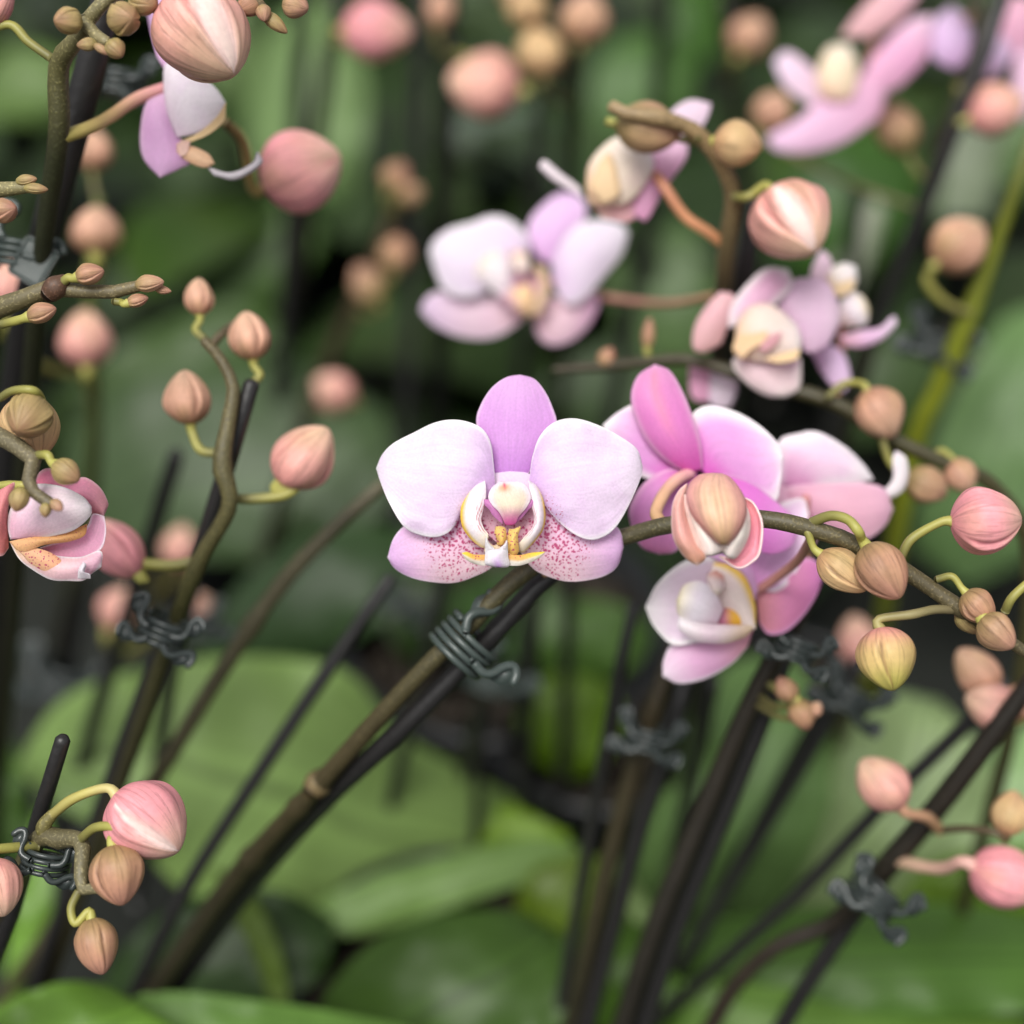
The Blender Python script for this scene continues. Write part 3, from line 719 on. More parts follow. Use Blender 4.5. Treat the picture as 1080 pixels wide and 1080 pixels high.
flower(B, 888, 325, 1.2, [
 ('lip', [dict(pts=F7([(680, 500), (700, 430), (760, 395), (822, 410), (825, 490), (780, 540), (720, 550)]), tip=3, z=(1, 2, 1), bulge=2, cf=lambda t, s: grad((248, 206, 120), (250, 240, 230), (252, 248, 248))(t, s)),
          dict(pts=F7([(705, 530), (740, 490), (815, 470), (805, 520), (740, 555)]), tip=2, z=(4, 4, 4), cf=const((248, 210, 100))),
          dict(pts=F7([(730, 680), (750, 580), (800, 530), (860, 560), (885, 620), (870, 680), (800, 700)]), tip=4, z=(0, 1, 0), bulge=2, cf=lambda t, s: grad((240, 200, 190), (250, 240, 246), (248, 226, 120))(t, s))]),
 ('sepal', [dict(pts=F7([(740, 740), (850, 715), (940, 700), (1000, 645), (1015, 680), (950, 752), (860, 790), (770, 790)]), tip=4, z=(-1, 0, 0), bulge=1, cf=lambda t, s: grad((222, 130, 170), (230, 170, 220), (240, 214, 240))(t, s))]),
 ('sepal', [dict(pts=F7([(610, 820), (690, 780), (760, 820), (790, 900), (795, 960), (765, 1003), (705, 970), (650, 900)]), tip=5, z=(-1, 0, 0), bulge=1, cf=lambda t, s: grad((216, 140, 210), (228, 180, 232), (234, 196, 238))(t, s))]),
 ('petal', [dict(pts=F7([(600, 480), (620, 400), (660, 330), (700, 370), (710, 440), (680, 520)]), tip=2, z=(-1, 0, 0), bulge=1, cf=const((234, 190, 216)))]),
], ped=[(880, 425, 1.18), (886, 390, 1.215), (888, 335, 1.215)], q=2)
flower(B, 752, 402, 1.2, [
 ('sepal', [dict(pts=F7([(120, 1050), (50, 1040), (30, 950), (40, 870), (90, 860), (130, 900), (150, 980)]), tip=4, z=(0, 0, 0), bulge=1, cf=const((222, 96, 170)))]),
 ('petal', [dict(pts=F7([(120, 880), (190, 900), (250, 945), (255, 1010), (220, 1075), (140, 1070), (110, 980)]), tip=3, z=(0, 0, 0), bulge=1, cf=const((234, 212, 230)))]),
], q=2)

C = spike(P(690, 900, 1.6), 'blurred dark stalk with a knobbly bent tip, two blooms and a round pink bud')
stem_part(C, [(722, 690, 1.5, 12), (742, 520, 1.35, 11), (758, 380, 1.24, 10), (766, 270, 1.17, 10), (773, 205, 1.14, 9), (752, 160, 1.12, 8), (728, 136, 1.11, 7), (695, 124, 1.1, 7), (662, 120, 1.1, 6), (645, 112, 1.1, 5)],
          [(30, 24, 18), (30, 24, 18), (32, 25, 18), (32, 26, 18), (34, 28, 19), (36, 30, 20), (50, 42, 27), (130, 112, 74), (176, 148, 104), (186, 158, 114)], lumps=[(.9, .3, .02), (.95, .35, .02), (1.0, .35, .02)])
stake([(745, 690, 1.53, 11), (762, 520, 1.37, 11), (778, 380, 1.26, 11), (786, 280, 1.2, 11), (796, 215, 1.18, 10)], 'blurred black stake beside the dark stalk under the round pink bud')
bud(C, 684, 136, 1.12, 70, 54, -10, 0, 'tan', q=2, ped=[(730, 140, 1.12), (735, 150, 1.125)], pr=4)
bud(C, 778, 152, 1.11, 52, 48, -10, 10, 'gold', q=2, ped=[(735, 145, 1.11)], pr=5)
bud(C, 836, 234, 1.11, 88, 86, -60, 25, 'pink', q=1, gap=(4, 26, .02), ped=[(775, 208, 1.13), (790, 207, 1.12)], pr=5, label='round pink bud just splitting to show white')
F5 = lambda p: Z(p, 430, 180, 4.5)
def pw(t, s): return grad((232, 196, 240), (238, 220, 244), (246, 240, 250), (252, 250, 252))(t, s)
flower(C, 550, 290, 1.31, [
 ('petal', [dict(pts=F5([(560, 460), (570, 320), (490, 235), (400, 213), (300, 248), (200, 275), (125, 330), (103, 390), (130, 480), (175, 570), (260, 605), (340, 590), (430, 540), (510, 500)]), tip=7, z=(0, 2, -1), bulge=2, cf=pw)]),
 ('petal', [dict(pts=F5([(680, 440), (740, 330), (820, 250), (920, 235), (1015, 255), (1047, 300), (1015, 400), (935, 500), (850, 600), (780, 640), (730, 610), (690, 530)]), tip=5, z=(0, 2, -1), bulge=2, cf=pw)]),
 ('sepal', [dict(pts=F5([(640, 430), (590, 370), (565, 300), (590, 220), (680, 130), (745, 105), (820, 125), (850, 200), (800, 290), (730, 370), (690, 440)]), tip=5, z=(-2, -2, -4), bulge=1.5, cf=lambda t, s: grad((230, 150, 236), (232, 170, 238), (234, 184, 240), (240, 206, 244))(t, s))]),
 ('sepal', [dict(pts=F5([(560, 620), (480, 600), (380, 590), (250, 590), (140, 575), (80, 615), (62, 665), (120, 730), (220, 780), (330, 800), (430, 785), (520, 730), (590, 670)]), tip=6, z=(-3, -3, -4), bulge=1.5, cf=lambda t, s: grad((226, 160, 180), (232, 190, 212), (234, 196, 240), (244, 226, 246))(t, s))]),
 ('sepal', [dict(pts=F5([(620, 600), (700, 600), (780, 590), (860, 560), (897, 590), (907, 640), (870, 720), (800, 792), (720, 828), (650, 818), (608, 760), (600, 680)]), tip=5, z=(-3, -3, -4), bulge=1.5, cf=lambda t, s: grad((222, 150, 170), (232, 180, 200), (228, 140, 206), (238, 186, 230))(t, s))]),
 ('lip', [dict(pts=F5([(480, 640), (400, 570), (330, 520), (315, 470), (350, 400), (420, 370), (480, 420), (500, 540)]), tip=4, z=(4, 4, 3), bulge=2, cf=lambda t, s: grad((236, 210, 226), (246, 238, 240), (246, 232, 180))(t, s)),
          dict(pts=F5([(560, 690), (560, 640), (610, 600), (625, 520), (600, 450), (650, 460), (668, 540), (660, 620), (620, 690)]), tip=5, z=(5, 5, 3), bulge=1, cf=const((232, 186, 96))),
          dict(pts=F5([(440, 600), (500, 560), (580, 540), (600, 600), (580, 680), (500, 670)]), tip=3, z=(5, 6, 5), bulge=2, cf=lambda t, s: grad((224, 150, 190), (246, 196, 60), (240, 180, 70))(t, s)),
          dict(pts=F5([(480, 560), (490, 500), (540, 490), (610, 520), (630, 580), (560, 600)]), tip=3, z=(3, 3, 3), cf=const((214, 120, 170), .6))]),
 ('column', [dict(pts=F5([(500, 380), (490, 440), (530, 500), (570, 500), (580, 430), (550, 380)]), tip=3, z=(4, 6, 5), bulge=3, round_=True, cf=lambda t, s: grad((242, 200, 130), (246, 228, 210), (236, 170, 190))(t, s))]),
], ped=[(762, 310, 1.19), (700, 320, 1.28), (620, 310, 1.34), (560, 292, 1.33)], q=2)
F6 = lambda p: Z(p, 340, 0, 2.842)
flower(C, 668, 185, 1.17, [
 ('petal', [dict(pts=F6([(960, 470), (1000, 420), (1040, 340), (1100, 300), (1165, 310), (1150, 360), (1100, 430), (1030, 480)]), tip=4, z=(-3, -2, -2), bulge=1, cf=const((240, 206, 232)))]),
 ('petal', [dict(pts=F6([(920, 640), (950, 480), (1040, 430), (1085, 400), (1092, 470), (1030, 560), (985, 640), (965, 665)]), tip=3, z=(0, 1, 0), bulge=2, cf=lambda t, s: grad((232, 120, 190), (230, 130, 196), (240, 190, 224))(t, s))]),
 ('sepal', [dict(pts=F6([(790, 590), (850, 570), (930, 570), (960, 620), (920, 665), (840, 655)]), tip=3, z=(0, 0, 0), bulge=1, cf=lambda t, s: grad((236, 170, 140), (236, 150, 150), (226, 120, 170))(t, s))]),
 ('lip', [dict(pts=F6([(790, 560), (800, 490), (850, 430), (900, 410), (985, 445), (990, 510), (930, 600), (860, 620), (800, 610)]), tip=4, z=(3, 4, 3), bulge=3, cf=lambda t, s: grad((248, 200, 120), (250, 232, 200), (252, 246, 248))(t, s)),
          dict(pts=F6([(800, 560), (830, 490), (860, 460), (880, 500), (890, 580), (840, 610)]), tip=3, z=(7, 7.5, 7), bulge=1, cf=const((248, 206, 96))),
          dict(pts=F6([(780, 590), (740, 570), (690, 540), (650, 500), (665, 480), (710, 515), (770, 560)]), tip=3, z=(0, 0, 0), bulge=1, cf=const((240, 226, 232)))]),
], ped=[(767, 262, 1.168), (748, 246, 1.16), (722, 228, 1.155), (700, 196, 1.15), (690, 182, 1.17)], pr=6, pcols=[(200, 140, 96), (214, 150, 110), (214, 140, 120)], q=2)

# ================================================================== TOP LEFT
D = spike(P(20, 560, 1.25), 'tall dark stalk at the upper left with knobbly clusters and a large opening pink bud')
stem_part(D, [(20, 560, 1.25, 10), (36, 360, 1.12, 10), (48, 240, 1.06, 10), (62, 140, 1.02, 11), (62, 70, 1.0, 11), (82, 40, .98, 9), (98, 15, .97, 8), (128, -12, .965, 7), (190, -40, .97, 7), (250, -20, .98, 7), (276, 8, .985, 6)],
          [(40, 40, 22), (42, 44, 22), (42, 44, 22), (44, 46, 24), (44, 48, 24), (46, 50, 24), (52, 56, 26), (120, 116, 70), (160, 150, 106), (170, 158, 116), (150, 130, 96)])
mb = MB(); tube(mb, [(P(88, 22, .97), px(8, .97)), (P(100, 36, .965), px(7, .965)), (P(112, 44, .96), px(6, .96))], [(150, 140, 96), (176, 164, 120)]); mb.build('branch', M_STEM, D)
bud(D, 71, 22, .955, 32, 29, 200, 50, 'olive', q=1, rot=10); bud(D, 131, 20, .95, 38, 35, -20, 50, 'olive', q=1, rot=70)
bud(D, 122, 52, .95, 24, 21, -50, 20, 'olive', rot=0); bud(D, 92, 47, .955, 22, 14, 190, 20, 'olive', rot=30); bud(D, 107, 52, .952, 20, 9, -35, 0, 'tan'); bud(D, 152, 2, .958, 34, 30, -30, 30, 'olive')
bud(D, 215, 38, .97, 112, 100, -52, 12, 'pink', gap=(-26, 32, .02), rot=100, label='large salmon pink bud opening to show white petals', ped=[(130, -40, .97), (160, -30, .97)])
bud(D, 262, 6, .985, 30, 24, 215, 20, 'brown', q=2); bud(D, 290, 24, .985, 34, 15, -40, 0, 'olive', q=2); bud(D, 312, 6, .99, 30, 28, -20, 20, 'tan', q=2); bud(D, 278, 14, .98, 20, 16, -80, 20, 'tan', q=2)
G0 = lambda p: Z(p, 0, 0, 2.842)
flower(D, 180, 110, 1.06, [
 ('petal', [dict(pts=G0([(470, 170), (448, 80), (440, 0), (470, -40), (495, 0), (505, 100), (540, 170), (500, 220)]), tip=3, z=(0, 0, 0), bulge=1, cf=lambda t, s: grad((226, 150, 220), (226, 156, 232), (230, 180, 236))(t, s))]),
 ('petal', [dict(pts=G0([(500, 340), (490, 250), (500, 185), (560, 208), (640, 258), (677, 310), (655, 365), (590, 400), (530, 412)]), tip=5, z=(1, 2, 2), bulge=2, cf=lambda t, s: grad((240, 220, 236), (248, 240, 248), (250, 246, 250))(t, s))]),
 ('sepal', [dict(pts=G0([(500, 265), (440, 305), (420, 400), (430, 475), (480, 532), (545, 502), (575, 480), (535, 400), (515, 310)]), tip=4, z=(-1, 0, 0), bulge=2, cf=lambda t, s: grad((222, 150, 210), (220, 130, 214), (224, 150, 220), (236, 180, 230))(t, s))]),
 ('lip', [dict(pts=G0([(550, 420), (600, 395), (650, 350), (677, 308), (672, 360), (630, 400), (575, 425)]), tip=3, z=(5, 5, 5), cf=const((250, 206, 60))),
          dict(pts=G0([(530, 430), (580, 440), (625, 462), (642, 490), (610, 502), (560, 482), (530, 455)]), tip=3, z=(4, 4, 4), bulge=1, cf=const((248, 186, 70))),
          dict(pts=G0([(530, 440), (545, 420), (570, 425), (560, 460), (540, 470)]), tip=2, z=(5, 5, 5), cf=const((240, 180, 140))),
          dict(pts=G0([(620, 500), (690, 518), (755, 490), (772, 455), (785, 490), (710, 538), (640, 525)]), tip=3, z=(3, 3, 3), bulge=1, cf=const((206, 200, 206)))]),
], ped=[(62, 146, 1.02), (98, 133, 1.035), (118, 122, 1.05), (145, 104, 1.06), (178, 92, 1.065)], pr=7, pcols=[(190, 180, 96), (206, 170, 120), (226, 150, 160)], q=2)
bud(D, 318, 180, 1.16, 90, 86, 20, 10, 'hot', q=2, ped=[(236, 128, 1.12), (256, 150, 1.14)], pr=6, pcols=[(120, 104, 60), (150, 130, 80)])
bud(D, -6, 4, 1.0, 60, 40, 60, 0, 'hot', q=2, ped=[(55, 62, 1.0), (30, 44, 1.0), (10, 26, 1.0)], pr=5, label='pink bloom edge cut off by the frame')
stake([(2, 560, 1.28, 15), (20, 380, 1.18, 16), (52, 230, 1.1, 17), (92, 85, 1.06, 17), (120, -30, 1.03, 16)], 'thick black stake beside the tall dark stalk at the upper left')
clip(20, 268, 1.09, 78, 26, 'grey green clip with a square plate on the upper left stake', dark=False, plate=True)
clip(128, 90, 1.2, 80, 24, 'blurred shiny clip behind the profile bloom at the upper left')

E = spike(P(-90, 380, 1.05), 'bare greenish twig with four small brown buds at the left edge')
stem_part(E, [(-160, 420, 1.1, 12), (-60, 352, 1.03, 11), (-20, 332, 1.0, 11), (20, 317, .99, 10.5), (60, 302, .985, 9), (90, 308, .985, 7.5), (120, 308, .985, 7.5), (152, 300, .98, 6)],
          [(70, 66, 40), (118, 108, 74), (132, 122, 84), (142, 128, 92)], lumps=[(.62, .25, .025)])
mb = MB(); tube(mb, [(P(52, 310, .984), px(10.6, .984)), (P(60, 302, .982), px(12.5, .982)), (P(67, 296, .982), px(8, .982))], [(104, 74, 56), (120, 88, 68)]); mb.build('bract', M_STEM, E)
bud(E, 95, 289, .975, 32, 23, 12, 10, 'brown', ped=[(66, 298, .98), (72, 293, .978)], pr=5); bud(E, 44, 330, .975, 34, 22, 15, 10, 'brown', ped=[(2, 342, .985), (18, 338, .98)], pr=5)
bud(E, 145, 317, .975, 24, 14, 15, 0, 'brown', ped=[(120, 318, .98), (128, 319, .98)], pr=4); bud(E, 158, 299, .972, 32, 18, 5, 10, 'tan'); bud(E, 172, 306, .976, 18, 9, -10, 0, 'brown')

Fs = spike(P(-60, 230, 1.05), 'short pale twig tip with two buds at the left edge above the clip')
stem_part(Fs, [(-150, 330, 1.1, 9), (-70, 230, 1.02, 9), (-20, 205, .99, 9), (10, 198, .98, 8), (34, 197, .975, 6)], [(90, 84, 54), (142, 132, 90), (168, 158, 110)])
bud(Fs, 38, 199, .972, 26, 11, -5, 0, 'olive'); bud(Fs, 28, 190, .974, 24, 12, 5, 10, 'olive'); bud(Fs, 6, 222, .965, 28, 26, 5, 30, 'brown')

# half open bloom at the left edge
Gs = spike(P(-80, 470, 1.02), 'forked twig at the left edge with olive buds over a half open pink bloom')
stem_part(Gs, [(-170, 560, 1.12, 12), (-90, 470, 1.0, 11), (-30, 452, .98, 10), (5, 463, .965, 9.5), (36, 486, .955, 9), (31, 506, .95, 7.5), (24, 511, .948, 7), (42, 523, .943, 6.5), (54, 532, .94, 6.5)],
          [(90, 84, 58), (120, 114, 84), (140, 132, 100), (134, 122, 92)])
bud(Gs, 30, 440, .955, 54, 48, 250, 55, 'olive', rot=30, ped=[(0, 420, .96), (14, 412, .955), (36, 412, .952)], pr=4.5); bud(Gs, 32, 452, .985, 72, 62, -70, 20, 'gold', rot=60)
bud(Gs, 70, 498, .945, 36, 27, -32, 20, 'olive', rot=60, ped=[(40, 480, .955), (50, 480, .95)], pr=5); bud(Gs, 20, 527, .94, 27, 21, -100, 20, 'olive'); bud(Gs, 60, 533, .935, 18, 12, -40, 20, 'tan'); bud(Gs, 48, 538, .936, 16, 12, -90, 10, 'olive')
GG = lambda p: Z(p, 0, 400, 4.5)
flower(Gs, 60, 555, .985, [
 ('sepal', [dict(pts=GG([(160, 560), (165, 480), (200, 432), (250, 428), (325, 495), (395, 465), (470, 510), (510, 580), (508, 610), (490, 652), (445, 640), (360, 590), (250, 560)]), tip=9, z=(-2, -1, -1), bulge=3, cf=lambda t, s: grad((232, 130, 160), (236, 160, 190), (232, 170, 176), (242, 196, 206))(t, s))]),
 ('petal', [dict(pts=GG([(50, 760), (38, 700), (45, 630), (85, 555), (165, 500), (285, 508), (390, 556), (433, 605), (426, 650), (352, 714), (250, 743), (140, 756)]), tip=7, z=(3, 5, 4), bulge=3, cf=lambda t, s: grad((244, 200, 220), (250, 228, 238), (254, 250, 250), (254, 250, 252))(t, s))]),
 ('petal', [dict(pts=GG([(190, 800), (280, 770), (370, 740), (420, 690), (440, 640), (495, 650), (502, 730), (475, 810), (385, 852), (260, 842)]), tip=5, z=(0, 2, 2), bulge=-2, cf=lambda t, s: grad((234, 166, 194), (240, 182, 210), (244, 196, 220), (252, 238, 246))(t, s))]),
 ('sepal', [dict(pts=GG([(45, 770), (90, 850), (150, 900), (240, 950), (330, 956), (395, 955), (430, 925), (480, 890), (478, 815), (380, 845), (250, 835), (120, 790)]), tip=7, z=(1, 3, 2), bulge=2, cf=lambda t, s: grad((250, 220, 184), (246, 212, 216), (244, 200, 220), (254, 250, 252), ew=.12)(t, s))]),
 ('sepal', [dict(pts=GG([(40, 800), (10, 838), (-25, 820), (-50, 700), (-40, 560), (0, 530), (35, 510), (70, 495), (40, 600), (36, 700)]), tip=6, z=(2, 4, 3), bulge=3, cf=lambda t, s: grad((228, 140, 136), (230, 150, 150), (236, 160, 166), (246, 200, 200))(t, s))]),
 ('lip', [dict(pts=GG([(45, 770), (140, 752), (270, 738), (370, 705), (412, 688), (400, 740), (330, 768), (210, 785), (130, 815), (80, 810)]), tip=4, z=(4, 4, 2), bulge=1, cf=lambda t, s: (*mix(lin((236, 190, 140)), lin((244, 190, 120)), t), .3)),
          dict(pts=GG([(80, 800), (150, 800), (220, 815), (280, 850), (305, 890), (290, 925), (220, 915), (140, 870)]), tip=4, z=(3.5, 4, 4), bulge=1, cf=lambda t, s: (*mix(lin((240, 200, 160)), lin((238, 180, 140)), t), .6)),
          dict(pts=GG([(370, 945), (375, 900), (395, 868), (408, 880), (400, 915), (425, 925), (430, 945)]), tip=2, z=(5, 6, 6), bulge=1, cf=const((250, 246, 250)))]),
], ped=[(-40, 520, 1.0), (-20, 516, .995), (5, 512, .99), (25, 512, .985)], pr=5, pcols=YG)

# ================================================================== MIDDLE LEFT
H = spike(P(130, 815, 1.35), 'slim stalk left of centre with four small peach buds on curved yellow green stems')
stem_part(H, [(125, 830, 1.217, 8), (150, 760, 1.174, 9), (180, 670, 1.124, 8), (208, 596, 1.087, 8.5), (242, 534, 1.062, 8.5), (234, 490, 1.056, 9), (242, 440, 1.056, 8), (246, 408, 1.056, 7), (232, 378, 1.056, 6), (216, 360, 1.056, 5.5)],
          [(60, 56, 32), (70, 68, 38), (90, 88, 48), (112, 106, 66), (120, 108, 74)], lumps=[(.44, .15, .03), (.56, .2, .03), (.78, .2, .03)])
mb = MB(); tube(mb, [(P(221, 366, 1.09), px(5, 1.09)), (P(234, 352, 1.095), px(4.5, 1.095)), (P(246, 341, 1.1), px(3.5, 1.1))], [(110, 96, 70)]); mb.build('branch', M_STEM, H)
bud(H, 210, 313, 1.09, 40, 31, 92, 0, 'peach', ped=[(216, 358), (206, 348), (206, 338)], pr=4); bud(H, 263, 354, 1.09, 52, 44, 98, 5, 'peach', ped=[(262, 408), (274, 396), (275, 386)], pr=4.5)
bud(H, 198, 419, 1.08, 58, 49, 96, 5, 'peach', ped=[(233, 478), (212, 475), (196, 462), (192, 450)], pr=5); bud(H, 321, 481, 1.08, 78, 62, 48, 5, 'pink', ped=[(246, 526), (270, 526), (300, 522), (313, 512)], pr=5.5, rot=70)
bud(H, 122, 577, 1.1, 76, 50, 130, 0, 'hot', ped=[(206, 592), (180, 596), (150, 594), (141, 592)], pr=6)
stake([(112, 836, 1.236, 8), (150, 735, 1.186, 9), (205, 600, 1.118, 9.5), (240, 490, 1.074, 9.5), (265, 406, 1.062, 9)], 'black stake behind the slim stalk with four small peach buds')
clip(174, 665, 1.095, 65, 24, 'blurred dark spring clip on the slim stalk left of centre')

# ================================================================== LOWER LEFT
I = spike(P(40, 890, 1.03), 'short stalk at the lower left with a large pink bud and two hanging tan ones')
stem_part(I, [(-30, 1040, 1.15, 10), (12, 940, 1.05, 10), (40, 886, 1.0, 10), (62, 885, .99, 9), (86, 887, .98, 9), (86, 915, .97, 8), (87, 938, .965, 7), (105, 936, .96, 6), (124, 942, .955, 5)],
          [(40, 36, 24), (58, 52, 34), (84, 76, 50), (120, 112, 78), (150, 142, 106)], lumps=[(.5, .15, .04), (.76, .2, .03)])
mb = MB(); tube(mb, [(P(50, 884, .995), px(8, .995)), (P(46, 872, .992), px(8, .992)), (P(56, 858, .99), px(6, .99))], [(110, 104, 62), (150, 140, 80)]); mb.build('branch', M_STEM, I)
bud(I, 155, 868, .975, 92, 84, -38, 10, 'hot', gap=(-4, 17, .05), rot=110, ped=[(54, 860, .99), (78, 842, .985), (105, 828, .98), (124, 829, .977)], pr=5.5, pcols=[(150, 140, 80), (196, 186, 104), (214, 200, 140)], label='large pink bud parting along a white seam')
bud(I, 124, 923, .955, 64, 56, -78, 12, 'brown', rot=20, ped=[(86, 884, .975), (100, 873, .965), (118, 872, .958), (128, 880, .955)], pr=5)
bud(I, 102, 998, .955, 60, 44, -75, 10, 'brown', rot=70, ped=[(83, 940, .965), (75, 958, .96), (80, 974, .957)], pr=4.5)
bud(I, -2, 936, .97, 62, 52, -75, 10, 'pink', ped=[(40, 892, .995), (15, 894, .985), (-10, 896, .975)], pr=5.5)
stake([(-40, 1090, 1.16, 9), (5, 985, 1.08, 9), (36, 880, 1.02, 9), (66, 781, .98, 8.5)], 'black stake with a bare cut end at the lower left')
clip(50, 905, 1.0, 75, 22, 'dark spring clip behind the short stalk at the lower left')

# ================================================================== BACKGROUND STALKS, STAKES, CLIPS, BUDS
def bgspike(pts, cols, label, buds=(), lumps=None):
    s_ = spike(pt(pts[0])[0], label)
    stem_part(s_, pts, cols, lumps=lumps, sides=10)
    sp_ = crspline([tuple(q[:3]) for q in pts], 60)
    for b in buds:
        kw = dict(b[8]) if len(b) > 8 else {}
        if 'ped' not in kw:
            a_ = R(b[5]); bx, by = b[0]-math.cos(a_)*b[3]*.6, b[1]+math.sin(a_)*b[3]*.6
            n_ = min(sp_, key=lambda q: math.hypot(q[0]-bx, q[1]-by-14))
            kw['ped'] = [(n_[0], n_[1], n_[2]), ((n_[0]+bx)/2, (n_[1]+by)/2+8, (n_[2]+b[2])/2)]; kw['pr'] = 3.5
            kw['pcols'] = [(90, 84, 50), (140, 134, 76)]
        bud(s_, *b[:8], q=2, **kw)
    return s_
bgspike([(130, 870, 1.310, 9), (170, 812, 1.260, 9), (235, 706, 1.223, 9), (300, 612, 1.198, 9), (355, 555, 1.186, 8), (402, 512, 1.186, 7)], [(96, 90, 62), (104, 98, 70), (112, 106, 78)],
        'thin grey brown stalk with a pale node slanting left of the big spotted bloom', lumps=[(.62, .35, .02)])
stake([(165, 1000, 1.310, 8), (200, 930, 1.285, 8), (290, 790, 1.248, 8), (350, 700, 1.236, 8), (412, 610, 1.223, 7)], 'thin dark stake crossing the large pale leaf left of centre')
stake([(160, 850, 1.5, 7), (168, 800, 1.45, 7), (184, 690, 1.35, 8), (205, 620, 1.3, 7)], 'second thin dark rod below the blurred clip at left')
# centre right group
bgspike([(600, 1090, 1.341, 10), (632, 950, 1.285, 10), (660, 840, 1.248, 10), (690, 745, 1.217, 10), (722, 655, 1.198, 9.5), (742, 600, 1.186, 10)], [(44, 42, 24), (66, 60, 36), (72, 62, 38), (56, 46, 30)],
        'olive brown stalk rising through a dark clip below the profile bloom')
stake([(640, 1000, 1.310, 10), (672, 880, 1.273, 10), (700, 800, 1.248, 10), (722, 720, 1.229, 10)], 'black stake behind the olive brown stalk below the profile bloom')
stake([(626, 860, 1.310, 7), (640, 780, 1.285, 7), (655, 700, 1.260, 7), (668, 640, 1.248, 6)], 'faint thin stake left of the olive brown stalk')
clip(682, 778, 1.205, 74, 22, 'dark shiny clip on the olive brown stalk below the profile bloom')
J = bgspike([(650, 1100, 1.279, 11), (690, 980, 1.236, 11.5), (740, 860, 1.198, 11.5), (790, 745, 1.161, 11), (830, 670, 1.136, 11), (865, 600, 1.124, 9)], [(40, 36, 26), (46, 40, 30), (52, 44, 32)],
        'thick dark stalk to the right of the profile bloom with a tiny withered bud cluster',
        [(829, 727, 1.112, 30, 24, 120, 0, 'brown'), (846, 754, 1.112, 34, 28, -70, 0, 'brown', dict(ped=[(812, 722, 1.136), (836, 738, 1.118)], pr=4)), (860, 748, 1.112, 18, 15, 60, 0, 'peach')])
stake([(668, 1110, 1.298, 11), (712, 980, 1.254, 11), (762, 860, 1.217, 11), (806, 750, 1.186, 11), (828, 690, 1.167, 10)], 'black stake against the thick dark stalk right of the profile bloom')
clip(838, 684, 1.108, 65, 22, 'dark shiny clip right under the lilac sepal of the profile bloom')
clip(893, 736, 1.279, 60, 24, 'very blurred dark clip below the hanging yellow green bud')
stake([(735, 990, 1.434, 8), (790, 900, 1.397, 8), (850, 800, 1.347, 8), (905, 700, 1.310, 8)], 'thin dark stake behind the thick dark stalk at lower right')
stake([(800, 980, 1.341, 8), (845, 940, 1.310, 8), (930, 850, 1.260, 8), (1015, 768, 1.223, 8), (1060, 720, 1.205, 7)], 'dark rod crossing behind the single pink bud at lower right')
K = bgspike([(740, 1100, 1.310, 9), (775, 1040, 1.285, 9), (820, 998, 1.260, 9), (880, 972, 1.236, 10), (925, 925, 1.198, 12), (985, 855, 1.161, 12), (1050, 770, 1.124, 11), (1100, 700, 1.099, 9)], [(56, 44, 30), (48, 42, 32), (46, 40, 32)],
        'dark curved stalk at the lower right bearing pink and peach buds',
        [(930, 826, 1.124, 66, 54, 130, 0, 'pink', dict(ped=[(992, 876, 1.155), (978, 862, 1.136), (962, 850, 1.127)], pr=6, pcols=[(170, 140, 100), (210, 160, 130)])),
         (1066, 857, 1.124, 48, 40, 80, 0, 'gold', dict(ped=[(985, 876, 1.155), (1020, 874, 1.136), (1050, 878, 1.124)], pr=4, pcols=[(70, 60, 44), (90, 76, 50)])),
         (1062, 926, 1.124, 80, 66, -20, 0, 'hot', dict(ped=[(944, 908, 1.185), (990, 916, 1.149), (1020, 910, 1.130)], pr=7, pcols=[(200, 170, 140), (220, 170, 160)])),
         (1030, 708, 1.155, 60, 46, 130, 0, 'peach'), (1046, 745, 1.136, 60, 50, 160, 0, 'pink'), (1076, 738, 1.136, 40, 36, 40, 0, 'peach')])
stake([(815, 1100, 1.310, 10), (850, 1040, 1.273, 10), (918, 940, 1.223, 10), (985, 860, 1.186, 10), (1060, 760, 1.149, 10)], 'black stake bound to the dark curved stalk at the lower right')
clip(920, 945, 1.165, 52, 26, 'blurred dark clip where the curved stalk meets its stake at lower right')
# far right
bgspike([(930, 660, 1.6, 9), (962, 480, 1.45, 10), (990, 410, 1.4, 11), (1020, 338, 1.36, 11), (1050, 260, 1.33, 8), (1076, 185, 1.3, 7), (1100, 110, 1.3, 6)], [(110, 116, 30), (166, 176, 40), (150, 160, 44), (96, 104, 40)],
        'bright yellow green stalk at the right with one blurred peach bud',
        [(1012, 258, 1.32, 66, 58, 40, 0, 'peach', dict(ped=[(1022, 330, 1.35), (995, 318, 1.34), (978, 296, 1.33), (990, 276, 1.325)], pr=5))])
clip(985, 366, 1.4, 66, 24, 'blurred dark clip on the bright yellow green stalk at right')
stake([(895, 420, 1.6, 9), (935, 315, 1.52, 9), (985, 190, 1.45, 9), (1040, 50, 1.4, 9), (1060, -10, 1.4, 9)], 'long dark stake leaning at the upper right between green leaves')
Lr = bgspike([(885, 480, 1.65, 8), (920, 360, 1.55, 8), (968, 230, 1.5, 8), (1010, 110, 1.45, 8), (1035, 20, 1.42, 7), (1000, -30, 1.42, 6), (900, -40, 1.45, 6), (850, -30, 1.45, 6)], [(44, 42, 26), (54, 52, 30), (80, 76, 44)],
        'very blurred stalk at the upper right with pink blooms pointing sideways',
        [(1050, 115, 1.42, 64, 56, 20, 0, 'pink', dict(ped=[(1010, 90, 1.44), (1018, 112, 1.43)], pr=5)), (945, 135, 1.5, 60, 44, 115, 0, 'tan'), (815, 118, 1.55, 46, 42, 60, 0, 'peach')])
